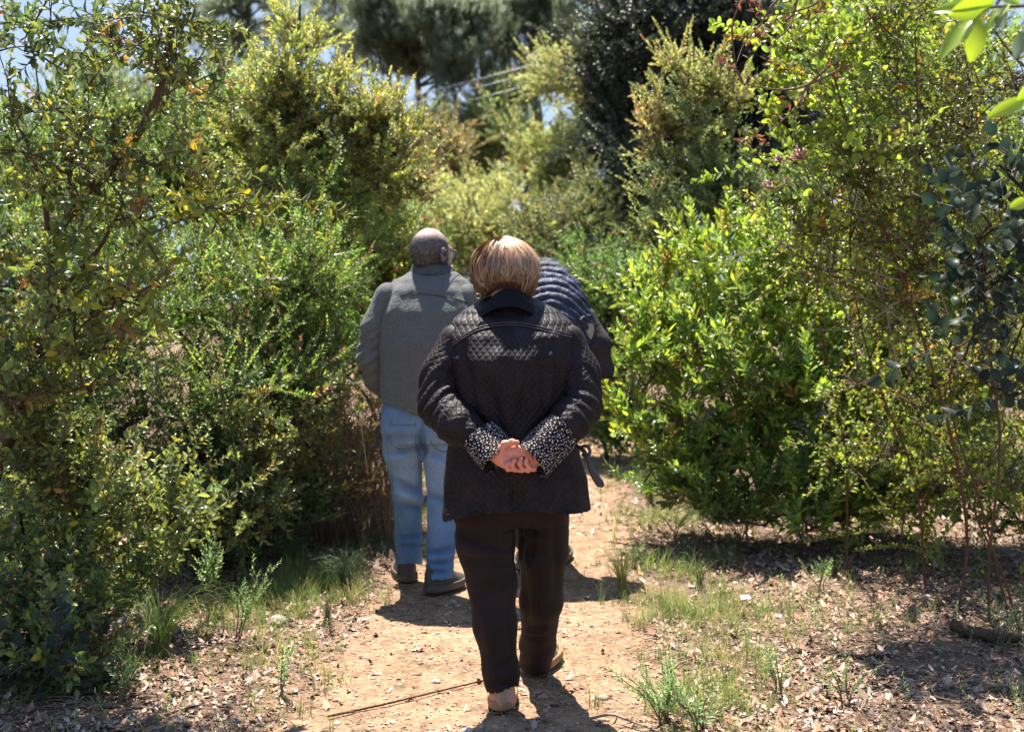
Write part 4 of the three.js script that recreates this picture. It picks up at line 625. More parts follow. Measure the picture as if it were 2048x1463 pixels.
  const tc = F.folds([[912, 1052, 1034, 1096, 0.017, -0.016], [930, 1108, 1036, 1118, 0.015, -0.014], [1036, 1136, 955, 1182, 0.02, -0.014], [925, 1080, 985, 1112, 0.02, 0.008], [960, 1200, 1000, 1250, 0.03, 0.006], [1042, 1062, 1092, 1078, 0.013, -0.016], [1050, 1098, 1100, 1116, 0.02, -0.016], [1045, 1150, 1060, 1300, 0.012, -0.010], [1018, 1160, 1022, 1330, 0.012, -0.012], [965, 1190, 985, 1330, 0.012, 0.007], [985, 1330, 1035, 1306, 0.012, -0.012], [975, 1352, 1038, 1366, 0.011, -0.014], [970, 1300, 1000, 1290, 0.012, -0.008], [1050, 1300, 1098, 1282, 0.012, -0.012], [1046, 1318, 1092, 1316, 0.01, -0.010], [1110, 1040, 1118, 1200, 0.012, -0.012], [1062, 1040, 1058, 1130, 0.012, -0.012], [1037, 1040, 1039, 1140, 0.012, -0.02]]);
  const tg = nets(trousersF, V(-0.3, -0.02, -0.6), V(0.32, W(0, 880).y, 0.22), 0.0085, (x, y, z, nx, ny, nz) => (ny < -0.7 ? -0.01 : (nz > -0.2 ? tc(x, y) : 0) + 0.005 * fbm(x * 12, y * 4, z * 12, 3)));
  part('trousers', uvFlat(tg), M.trouser, t);
  part('crease', mergeGeometries([[[1079, 1130, -0.17], [1081, 1200, -0.235], [1079, 1270, -0.33], [1072, 1328, -0.4]]].map((l) => { const p = l.map(([x, y, z]) => { const q = W(x, y, z); q.z = onBack(trousersF, q.x, q.y) + 0.001; return q; }); return limb(p, p.map(() => 0.0022), 5, 4); })), M.trouser, t);
  shoe('shoe', V(W(1002, 1400).x, 0.002, 0.045), V(W(1008, 1400).x, 0.002, -0.21), 0.045, 0.108, M.beige, M.beigeSole, t, 0.032);
  shoe('shoe', V(W(1076, 1300, -0.42).x, 0.002, -0.40), V(W(1112, 1300, -0.6).x, 0.002, -0.64), 0.044, 0.09, M.beige, M.beigeSole, t, 0.03);
  // body
  const headC = W(1010, 540, -0.1), hf = headField(headC, V(0.03, -0.5, -1), 0.87), neck = cone(W(1012, 575, -0.1), W(1016, 620, -0.105), 0.05, 0.056);
  const skinBase = (x, y, z) => [0.42 + 0.05 * noise(x * 30, y * 30, z * 30), 0.235 + 0.04 * noise(x * 25, y * 25, z * 25), 0.17];
  const upper = join([hf, neck], 0.03), gh = nets(upper, W(940, 640, 0).add(V(-0.03, 0, -0.2)), W(1085, 460, 0).add(V(0.03, 0.02, 0.15)), 0.006);
  const bodyF = join([ell(W(1025, 770, -0.01), 0.15, 0.19, 0.09), ell(W(1028, 940, -0.01), 0.145, 0.14, 0.09), cone(W(1016, 600, -0.1), W(1020, 700, -0.03), 0.045, 0.07), ...F.chain(armL.map((p) => [p[0], p[1], p[2], p[3] * 0.62])), ...F.chain(armR.map((p) => [p[0], p[1], p[2], p[3] * 0.62])), cone(W(968, 884, 0.17), W(1000, 910, 0.215), 0.03, 0.026), cone(W(1112, 868, 0.16), W(1066, 916, 0.21), 0.03, 0.026), ...F.chain(legL.slice(1).map((p) => [p[0], p[1], p[2], p[3] * 0.66])), ...F.chain(legR.slice(1).map((p) => [p[0], p[1], p[2], p[3] * 0.66])), cone(W(1003, 1395, 0), V(W(1006, 1400).x, 0.04, -0.15), 0.036, 0.028), cone(W(1072, 1340, -0.44), V(W(1105, 1320, -0.58).x, 0.04, -0.58), 0.036, 0.028)], 0.04);
  const gb = nets(bodyF, V(-0.32, 0, -0.66), V(0.32, W(0, 590).y, 0.26), 0.014);
  // hands: one palm lies open to the camera, the fingers of the other fold over it
  const fin = (pts, r0, r1) => { const q = pts.map((p, i) => [p[0], p[1], p[2], lerp(r0, r1, i / (pts.length - 1))]); return join(F.chain(q), 0.006); };
  const palmL = join([cone(W(978, 905, 0.21), W(1002, 908, 0.238), 0.024, 0.022, 0.8), cone(W(1000, 900, 0.24), W(1034, 897, 0.245), 0.017, 0.013), cone(W(1000, 908, 0.24), W(1036, 910, 0.247), 0.018, 0.014), cone(W(1000, 918, 0.238), W(1026, 926, 0.245), 0.018, 0.013), cone(W(992, 914, 0.235), W(1015, 934, 0.243), 0.016, 0.011)], 0.016);
  const thumbL = fin([[1000, 899, 0.245], [1010, 888, 0.258], [1024, 884, 0.262], [1034, 885, 0.258]], 0.0145, 0.0088);
  const fingersL = [[[1030, 896, 0.248], [1046, 897, 0.252], [1060, 905, 0.25], [1066, 914, 0.244]], [[1032, 905, 0.25], [1048, 908, 0.254], [1060, 915, 0.252], [1064, 922, 0.246]], [[1026, 920, 0.247], [1044, 924, 0.244], [1058, 928, 0.24], [1066, 931, 0.236]], [[1014, 932, 0.244], [1030, 936, 0.24], [1042, 938, 0.236], [1050, 939, 0.232]]].map((q) => fin(q, 0.0095, 0.0072));
  const palmR = join([cone(W(1094, 897, 0.205), W(1070, 917, 0.228), 0.025, 0.022, 0.8), cone(W(1072, 912, 0.23), W(1052, 918, 0.232), 0.018, 0.014), cone(W(1076, 920, 0.228), W(1060, 930, 0.232), 0.017, 0.013)], 0.016);
  const fingersR = [[[1060, 919, 0.24], [1036, 937, 0.25], [1016, 938, 0.262], [1013, 930, 0.268], [1019, 926, 0.27]], [[1063, 922, 0.242], [1044, 940, 0.252], [1029, 939, 0.266], [1024, 929, 0.274], [1029, 921, 0.274]], [[1067, 926, 0.242], [1056, 940, 0.252], [1045, 938, 0.266], [1039, 927, 0.273], [1042, 918, 0.272]], [[1072, 929, 0.24], [1067, 938, 0.25], [1058, 936, 0.262], [1052, 926, 0.268], [1053, 918, 0.266]]].map((q) => fin(q, 0.0086, 0.0068));
  const thumbR = fin([[1070, 908, 0.23], [1056, 899, 0.226], [1044, 894, 0.224]], 0.013, 0.009);
  const handF = (x, y, z) => { let d = palmL(x, y, z); for (const k of [thumbL, ...fingersL]) d = smin(d, k(x, y, z), 0.0022); let e = palmR(x, y, z); for (const k of [...fingersR, thumbR]) e = smin(e, k(x, y, z), 0.0016); return Math.min(d, e); };
  const gha = nets(handF, W(972, 952, 0.18).add(V(0, 0, -0.01)), W(1100, 872, 0.3), 0.0028, (x, y, z) => 0.0007 * noise(x * 160, y * 160, z * 160) - 0.0022 * Math.max(0, noise(x * 70 + y * 60, y * 25, z * 60)) - 0.0016 * Math.max(0, noise(x * 50 - y * 120, y * 40, 4)));
  const skinHand = (x, y, z) => { const n = noise(x * 60, y * 60, z * 60), m = noise(x * 160, y * 160, z * 160); return [0.60 + 0.08 * n, 0.24 + 0.07 * n + 0.03 * m, 0.16 + 0.05 * n + 0.02 * m]; };
  part('body', mergeSkin([colorBy(uvFlat(gh), skinBase), colorBy(uvFlat(gb), skinBase), colorBy(uvFlat(gha), skinHand)]), M.skin, t);
  { // hair: a bob of many flat locks that run from the crown to the hem
    const r = rngOf(31), pos = [], nor = [], colr = [], idx = [];
    const cx = headC.x, cz = headC.z + 0.004, topY = W(1010, 474, 0).y, cy = W(1010, 537, 0).y, hemS = W(1010, 598, 0).y, hemB = W(1010, 570, 0).y, H = topY - cy, crown = V(cx - 0.006, topY - 0.004, cz + 0.02);
    const skinAt = (phi, s, off) => { // s: 0 at the crown .. 1 at the hem
      const back = clamp(Math.cos(phi)), hem = lerp(hemS, hemB, back ** 1.5), a = 0.107 + off, b = 0.114 + off;
      const th = s < 0.62 ? (s / 0.62) * Math.PI / 2 : Math.PI / 2, rr = Math.sin(th) ** 1.18, low = clamp((s - 0.62) / 0.38), tuck = 1 - 0.24 * low * low * (0.7 + back * 0.9) + 0.05 * Math.sin(Math.PI * clamp(s * 1.35));
      const q = V(cx + Math.sin(phi) * a * rr * tuck * (1 - 0.02 * low), s < 0.62 ? cy + Math.cos(th) * (H + off) : lerp(cy, hem, low), cz + Math.cos(phi) * b * rr * tuck);
      const w = sstep(0.45, 0, s); q.x = lerp(q.x, crown.x + (q.x - cx), w); q.z += 0.02 * w * (1 - rr);
      return q;
    };
    const lock = (phi0, s0, s1, off, wd, c, sw) => {
      const n = 12, c0 = V(cx, cy - 0.02, cz); let prev = null; const o = pos.length / 3;
      for (let i = 0; i <= n; i++) {
        const q = i / n, s = lerp(s0, s1, q), phi = phi0 + sw * Math.sin(q * 3.1) + 0.05 * noise(phi0 * 3, s * 3, off * 90), p = skinAt(phi, s, off * (0.5 + 0.5 * q) + 0.003 * noise(phi * 9, s * 4, off * 200)), p2 = skinAt(phi + 0.02, s, off);
        const side = V().subVectors(p2, p).normalize(), out = V().subVectors(p, c0).normalize(), w = wd * (0.35 + 0.65 * Math.sin(Math.PI * Math.min(1, 0.18 + q * 0.8)));
        for (const e of [-1, 0, 1]) { const v = V().copy(p).addScaledVector(side, e * w).addScaledVector(out, e === 0 ? w * 0.55 : 0); const nn = V().copy(out).addScaledVector(side, e * 1.1).normalize(); pos.push(v.x, v.y, v.z); nor.push(nn.x, nn.y, nn.z); const k = (0.75 + 0.25 * Math.sin(q * 9 + phi0 * 7)) * lerp(1.3, 0.62, lerp(s0, s1, q)); colr.push(c[0] * k * 0.85, c[1] * k * 0.85, c[2] * k * 0.85); }  // lock colour carries a painted sunlit crown and a darker underside
        if (i < n) for (const e of [0, 1]) { const a = o + i * 3 + e; idx.push(a, a + 3, a + 1, a + 1, a + 3, a + 4); }
      }
    };
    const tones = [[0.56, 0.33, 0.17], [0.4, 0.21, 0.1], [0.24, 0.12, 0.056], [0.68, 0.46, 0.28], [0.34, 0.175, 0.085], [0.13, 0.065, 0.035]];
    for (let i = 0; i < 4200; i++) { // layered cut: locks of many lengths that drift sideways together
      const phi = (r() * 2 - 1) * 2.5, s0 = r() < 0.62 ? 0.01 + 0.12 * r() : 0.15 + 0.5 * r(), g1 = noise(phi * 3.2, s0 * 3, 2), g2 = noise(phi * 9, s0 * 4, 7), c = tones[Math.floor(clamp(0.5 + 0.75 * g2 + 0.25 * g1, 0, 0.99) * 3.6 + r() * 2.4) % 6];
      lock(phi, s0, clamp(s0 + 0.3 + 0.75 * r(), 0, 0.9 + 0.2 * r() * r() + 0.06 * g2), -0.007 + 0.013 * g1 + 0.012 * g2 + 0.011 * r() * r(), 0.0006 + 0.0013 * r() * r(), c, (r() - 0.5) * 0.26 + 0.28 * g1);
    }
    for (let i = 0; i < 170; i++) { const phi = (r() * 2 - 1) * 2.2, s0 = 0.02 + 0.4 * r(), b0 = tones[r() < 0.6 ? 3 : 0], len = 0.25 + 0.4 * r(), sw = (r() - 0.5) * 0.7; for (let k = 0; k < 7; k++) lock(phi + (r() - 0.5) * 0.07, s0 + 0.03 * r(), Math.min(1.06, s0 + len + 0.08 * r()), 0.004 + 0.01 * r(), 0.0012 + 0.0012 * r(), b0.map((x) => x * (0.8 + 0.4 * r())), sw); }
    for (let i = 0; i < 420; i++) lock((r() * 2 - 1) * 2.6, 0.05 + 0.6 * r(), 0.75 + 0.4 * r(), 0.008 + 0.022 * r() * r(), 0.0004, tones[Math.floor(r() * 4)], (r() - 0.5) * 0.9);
    const gg = new THREE.BufferGeometry(); gg.setAttribute('position', new THREE.Float32BufferAttribute(pos, 3)); gg.setAttribute('normal', new THREE.Float32BufferAttribute(nor, 3)); gg.setAttribute('color', new THREE.Float32BufferAttribute(colr, 3)); gg.setIndex(idx);
    // the dense hair underneath
    const under = (x, y, z) => { const back = clamp((z - cz) / 0.1), low = clamp((cy - y) / (cy - hemS)), k = 1 - 0.2 * low * low * (0.6 + back * 0.9), a = 0.097 * k, b = 0.104 * k, e = y > cy ? Math.hypot((x - cx) / a, (z - cz) / b) + 0.9 * ((y - cy) / (H - 0.014)) ** 2.2 : Math.hypot((x - cx) / a, (z - cz) / b); return Math.max((e - 1) * 0.1, lerp(hemS, hemB, back ** 1.2) + 0.012 - y, (cz - 0.055) - z + (y > cy + 0.04 ? -0.06 : 0)); };
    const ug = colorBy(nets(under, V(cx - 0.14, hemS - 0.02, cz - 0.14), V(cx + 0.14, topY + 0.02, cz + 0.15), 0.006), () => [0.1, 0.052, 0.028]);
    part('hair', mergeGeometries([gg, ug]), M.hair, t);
    part('earring', new THREE.TorusGeometry(0.008, 0.0022, 6, 14).translate(W(956, 592, 0.03).x, W(956, 592, 0.03).y, 0.03), M.metal, t);
  }
}

// ---- the man in the grey fleece
{
  const F = new Figure(5.73, 858), W = (...a) => F.W(...a);
  const t = base('person', F.at, 'balding person with glasses in grey fleece jacket and light blue jeans', 'person');
  const rows = [F.row(538, 826, 906, -0.11, 0.085), F.row(548, 812, 920, -0.095, 0.105), F.row(562, 785, 938, -0.08, 0.125), F.row(585, 760, 952, -0.055, 0.142), F.row(625, 752, 962, -0.02, 0.16), F.row(690, 757, 958, 0.005, 0.168), F.row(760, 760, 958, 0, 0.16), F.row(810, 762, 956, 0, 0.16), F.row(845, 768, 952, 0, 0.155)];
  const lf = loft(rows, 2.3), crease = F.folds([[800, 575, 788, 640, 0.02, 0.014], [772, 590, 760, 650, 0.016, -0.012], [828, 560, 815, 600, 0.018, 0.008], [905, 570, 930, 620, 0.02, 0.01], [775, 660, 790, 780, 0.03, -0.008], [900, 650, 890, 790, 0.035, -0.006], [840, 640, 850, 800, 0.04, 0.005], [765, 790, 860, 815, 0.02, -0.006]]);
  const hem = (x) => W(860, lerp(806, 835, sstep(W(757, 0).x, W(880, 0).x, x))).y;
  const torso = (x, y, z) => Math.max(lf(x, y, z), hem(x) - y);
  const jacket = part('fleece_jacket', uvRound(nets(torso, V(-0.36, W(0, 860).y, -0.22), V(0.36, W(0, 530).y, 0.22), 0.0095, (x, y, z, nx, ny) => (z > -0.03 ? crease(x, y) : 0) + 0.005 * fbm(x * 8, y * 5, z * 8, 3) + (ny < -0.7 ? -0.008 : 0)), lf, 0.2), M.fleece, t);
  const armL = [[776, 592, 0, 0.066], [752, 655, 0, 0.064], [741, 712, -0.01, 0.06], [752, 755, -0.06, 0.054], [772, 782, -0.11, 0.046]], armR = [[938, 595, 0, 0.066], [960, 660, 0, 0.062], [968, 720, -0.02, 0.058], [955, 770, -0.1, 0.05], [940, 790, -0.16, 0.045]];
  for (const arm of [armL, armR]) {
    const pts = arm.map((p) => W(p[0], p[1], p[2])), [lo, hi] = grow(box(...pts), 0.1), el = pts[2];
    part('sleeve', uvLimb(nets(join(F.chain(arm), 0.05), lo, hi, 0.0085, (x, y, z) => Math.exp(-((x - el.x) ** 2 + (y - el.y) ** 2) / 0.016) * 0.006 * Math.sin((y - x * 0.6) * 120 + 4 * noise(x * 9, y * 9, z * 9)) + 0.006 * fbm(x * 12, y * 7, z * 12, 3)), pts, 0.065), M.fleece, jacket);
  }
  part('yoke_seam', (() => { const pts = [[770, 600], [800, 590], [840, 588], [880, 592], [920, 600], [950, 612]].map(([x, y]) => { const q = W(x, y, 0.14); q.z = onBack((a, b, c) => lf(a, b, c) - crease(a, b), q.x, q.y); return q; }); return limb(pts, pts.map(() => 0.003), 6, 4); })(), M.fleeceDark, jacket);
  { // turned-down collar
    const pos = [], uv = [], idx = [], n = 32, m = 8;
    for (let j = 0; j <= m; j++) for (let i = 0; i <= n; i++) {
      const th = lerp(-2.7, 2.7, i / n), q = j / m, up = q < 0.5 ? q * 2 : (1 - q) * 2, out = q > 0.5 ? 0.008 + 0.012 * (q - 0.5) * 2 : 0, c = W(866 , lerp(549, 523, up) + 9 * Math.max(0, Math.sin(th)) * up, -0.09), rx = 0.098 - 0.012 * up + out, rz = 0.094 - 0.01 * up + out;
      pos.push(c.x + Math.sin(th) * rx, c.y, -0.09 + Math.cos(th) * rz); uv.push(th * 0.09, q * 0.08);
      if (j < m && i < n) { const o = j * (n + 1) + i; idx.push(o, o + 1, o + n + 1, o + 1, o + n + 2, o + n + 1); }
    }
    const gg = new THREE.BufferGeometry(); gg.setAttribute('position', new THREE.Float32BufferAttribute(pos, 3)); gg.setAttribute('uv', new THREE.Float32BufferAttribute(uv, 2)); gg.setIndex(idx); gg.computeVertexNormals();
    part('collar', gg, M.fleeceDark, jacket);
  }
  // jeans
  const legL = [[806, 840, 0, 0.1], [806, 900, -0.03, 0.092], [815, 990, -0.08, 0.072], [817, 1070, -0.17, 0.066], [818, 1140, -0.22, 0.067]], legR = [[878, 845, 0, 0.1], [884, 920, 0, 0.088], [886, 1000, -0.01, 0.077], [884, 1080, 0.01, 0.07], [876, 1168, 0.02, 0.07]];
  const seat = loft([F.row(740, 775, 945, 0, 0.13), F.row(800, 766, 950, 0, 0.14), F.row(860, 764, 950, 0, 0.14), F.row(885, 772, 945, -0.005, 0.12)], 2.2);
  const yl = W(818, 1124, -0.22).y, yr = W(876, 1153, 0.02).y, fl = join([seat, ...F.chain(legL)], 0.03), fr = join(F.chain(legR), 0.02);
  const jf = (x, y, z) => smin(Math.max(fl(x, y, z), yl + 0.01 * Math.sin(z * 40) - y), Math.max(fr(x, y, z), yr + 0.01 * Math.sin(z * 40 + x * 30) - y), 0.012);
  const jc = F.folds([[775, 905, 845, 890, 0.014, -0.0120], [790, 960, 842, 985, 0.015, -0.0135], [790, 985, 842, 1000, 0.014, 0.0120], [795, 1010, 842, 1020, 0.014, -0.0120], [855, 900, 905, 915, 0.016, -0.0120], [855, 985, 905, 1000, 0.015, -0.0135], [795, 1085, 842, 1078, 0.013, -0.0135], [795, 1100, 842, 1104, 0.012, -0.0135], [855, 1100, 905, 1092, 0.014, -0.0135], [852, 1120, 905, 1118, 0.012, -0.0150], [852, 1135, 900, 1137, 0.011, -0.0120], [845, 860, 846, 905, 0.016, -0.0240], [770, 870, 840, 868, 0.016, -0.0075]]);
  const jg = nets(jf, V(-0.32, 0.0, -0.36), V(0.34, W(0, 735).y, 0.22), 0.009, (x, y, z, nx, ny) => (ny < -0.75 ? -0.01 : jc(x, y) + 0.005 * fbm(x * 12, y * 6, z * 12, 3)));
  const yk = W(0, 995).y, yt = W(0, 900).y;
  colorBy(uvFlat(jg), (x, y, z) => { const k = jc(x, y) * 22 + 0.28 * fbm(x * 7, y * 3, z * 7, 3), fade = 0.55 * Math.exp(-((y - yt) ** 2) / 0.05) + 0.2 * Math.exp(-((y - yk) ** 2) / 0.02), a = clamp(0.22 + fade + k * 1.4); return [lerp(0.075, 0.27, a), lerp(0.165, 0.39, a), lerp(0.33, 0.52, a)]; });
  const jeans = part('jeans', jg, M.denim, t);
  part('seam', mergeGeometries([[[846, 838], [847, 860], [846, 885]], [[781, 842], [780, 884], [804, 902], [830, 886], [832, 842]], [[862, 846], [864, 888], [888, 904], [910, 888], [912, 846]], [[781, 848], [806, 849], [832, 848]], [[862, 852], [888, 853], [912, 852]], [[770, 860], [778, 960], [790, 1060], [793, 1110]]].map((l) => { const p = l.map(([x, y]) => { const q = W(x, y, 0.1); q.z = onBack(jf, q.x, q.y) + 0.002; return q; }); return limb(p, p.map(() => 0.003), 5, 4); })), std({ color: col(0.12, 0.17, 0.25), roughness: 0.9 }), jeans);
  shoe('shoe', V(W(820, 1150, -0.2).x, 0.002, -0.15), V(W(796, 1150, -0.38).x, 0.002, -0.44), 0.052, 0.15, M.shoeGrey, M.soleDark, t, 0.034);
  shoe('shoe', V(W(856, 1170, 0.02).x, 0.002, 0.07), V(W(925, 1165, -0.1).x, 0.002, -0.14), 0.052, 0.15, M.shoeGrey, M.soleDark, t, 0.034);
  // body
  const hc = W(863, 505, -0.07), hf = headField(hc, V(0.85, -0.05, -1), 1.06), neck = cone(W(864, 525, -0.085), W(862, 575, -0.1), 0.06, 0.07);
  const L = hf.local, line = (a, b, c) => b - (-0.018 + 0.05 * sstep(0.0, -0.09, c)); // hair line in the head's own axes
  const skinTone = (x, y, z) => { const [a, b, c] = L(x, y, z), n = noise(x * 40, y * 40, z * 40), hairy = sstep(0.03, -0.01, b - 0.05 + 0.02 * n) * sstep(0.02, -0.01, c - 0.03) * sstep(-0.1, -0.075, b), red = sstep(0.06, 0.085, Math.abs(a)); return [lerp(0.42 + 0.05 * n + 0.06 * red, 0.135, hairy * 0.88), lerp(0.29 + 0.05 * n - 0.04 * red, 0.122, hairy * 0.88), lerp(0.25 + 0.05 * n - 0.04 * red, 0.12, hairy * 0.88)]; };
  const gh = nets(join([hf, neck], 0.02), W(800, 575, -0.1).add(V(0, 0, -0.12)), W(930, 445, 0.12).add(V(0, 0.02, 0.03)), 0.0055);
  const gb = nets(join([ell(W(858, 680, -0.01), 0.16, 0.2, 0.1), ell(W(858, 810, 0), 0.15, 0.15, 0.1), cone(W(862, 565, -0.1), W(860, 640, -0.03), 0.06, 0.085), ...F.chain(armL.map((p) => [p[0], p[1], p[2], p[3] * 0.66])), ...F.chain(armR.map((p) => [p[0], p[1], p[2], p[3] * 0.66])), ...F.chain(legL.map((p, i) => [p[0], p[1], p[2], p[3] * (i > 3 ? 0.42 : 0.64)])), ...F.chain(legR.map((p, i) => [p[0], p[1], p[2], p[3] * (i > 3 ? 0.42 : 0.64)])), cone(W(818, 1136, -0.22), V(W(797, 1145, -0.34).x, 0.04, -0.34), 0.028, 0.022), cone(W(876, 1162, 0.02), V(W(906, 1165, -0.07).x, 0.04, -0.07), 0.028, 0.022)], 0.04), V(-0.36, 0, -0.46), V(0.36, W(0, 545).y, 0.2), 0.014);
  const handAt = W(774, 786, -0.12), ghd = nets((x, y, z) => { let d = cone(handAt, V(handAt.x + 0.02, handAt.y - 0.07, handAt.z - 0.01), 0.032, 0.036, 0.6)(x, y, z); for (let i = 0; i < 4; i++) d = smin(d, cone(V(handAt.x + 0.0 + i * 0.016, handAt.y - 0.07, handAt.z), V(handAt.x + 0.012 + i * 0.017, handAt.y - 0.14 - 0.01 * Math.sin(i), handAt.z - 0.02), 0.0095, 0.008)(x, y, z), 0.004); return smin(d, cone(V(handAt.x - 0.01, handAt.y - 0.03, handAt.z), V(handAt.x - 0.03, handAt.y - 0.085, handAt.z + 0.01), 0.012, 0.009)(x, y, z), 0.006); }, handAt.clone().add(V(-0.08, -0.18, -0.08)), handAt.clone().add(V(0.1, 0.05, 0.07)), 0.004);
  part('body', mergeSkin([colorBy(uvFlat(gh), skinTone), colorBy(uvFlat(gb), skinTone), colorBy(uvFlat(ghd), () => [0.5, 0.28, 0.22])]), M.skin, t);
  { // short grey hair round the back and sides: fine stubble standing on the scalp
    const p = gh.attributes.position, n = gh.attributes.normal, r = rngOf(8), pos = [], nor = [], cl = [];
    for (let k = 0; k < 46000; k++) {
      const i = Math.floor(r() * p.count), x = p.getX(i), y = p.getY(i), z = p.getZ(i), [a, b, c] = L(x, y, z);
      const lim = 0.052 + 0.03 * r() - 0.012 * (c > 0 ? 1 : 0);
      if (b > lim || b < -0.085 || c > 0.035 + 0.01 * r() || (Math.abs(a) > 0.085)) { if (!(b > lim && r() < 0.05 && c < 0.05)) continue; }
      const q = V(x + (r() - 0.5) * 0.006, y + (r() - 0.5) * 0.006, z + (r() - 0.5) * 0.006), d = V(n.getX(i), n.getY(i), n.getZ(i)), s = V(r() - 0.5, r() - 0.5, r() - 0.5).normalize().multiplyScalar(0.0006), e = q.clone().addScaledVector(d, 0.0045).add(V((r() - 0.5) * 0.004, -0.009, 0)), g = 0.1 + 0.42 * r() * r();
      pos.push(q.x - s.x, q.y - s.y, q.z - s.z, q.x + s.x, q.y + s.y, q.z + s.z, e.x, e.y, e.z); for (let m = 0; m < 3; m++) { nor.push(d.x, d.y, d.z); cl.push(g, g * 0.97, g * 0.96); }
    }
    const g = new THREE.BufferGeometry(); g.setAttribute('position', new THREE.Float32BufferAttribute(pos, 3)); g.setAttribute('normal', new THREE.Float32BufferAttribute(nor, 3)); g.setAttribute('color', new THREE.Float32BufferAttribute(cl, 3));
    part('hair', g, M.hair, t);
    // glasses: two temples, rims and lenses
    const X = (a, b, c) => hc.clone().addScaledVector(hf.rt, a * 1.06).addScaledVector(hf.up, b * 1.06).addScaledVector(hf.fw, c * 1.06);
    const rim = (e) => { const l = []; for (let i = 0; i <= 16; i++) { const w = i / 16 * Math.PI * 2; l.push(X(e * 0.034 + Math.cos(w) * 0.026, 0.002 + Math.sin(w) * 0.019, 0.108)); } return limb(l, l.map(() => 0.0016), 5, 1); };
    const temple = (e) => limb([X(e * 0.066, 0.01, 0.106), X(e * 0.086, 0.01, 0.05), X(e * 0.09, 0.008, 0.0), X(e * 0.09, -0.012, -0.024)], [0.002, 0.002, 0.002, 0.0026], 6, 4);
    const gl = part('glasses', mergeGeometries([rim(1), rim(-1), temple(1), temple(-1), limb([X(-0.009, 0.006, 0.108), X(0, 0.009, 0.111), X(0.009, 0.006, 0.108)], [0.0016, 0.0016, 0.0016], 5, 3)]), std({ color: col(0.05, 0.025, 0.02), roughness: 0.4 }), t);
    for (const e of [1, -1]) { const m = part('lens', new THREE.CircleGeometry(0.024, 20).scale(1.05, 0.78, 1), M.lens, gl); m.position.copy(X(e * 0.034, 0.002, 0.1085)); m.lookAt(m.position.clone().add(hf.fw)); }
  }
}

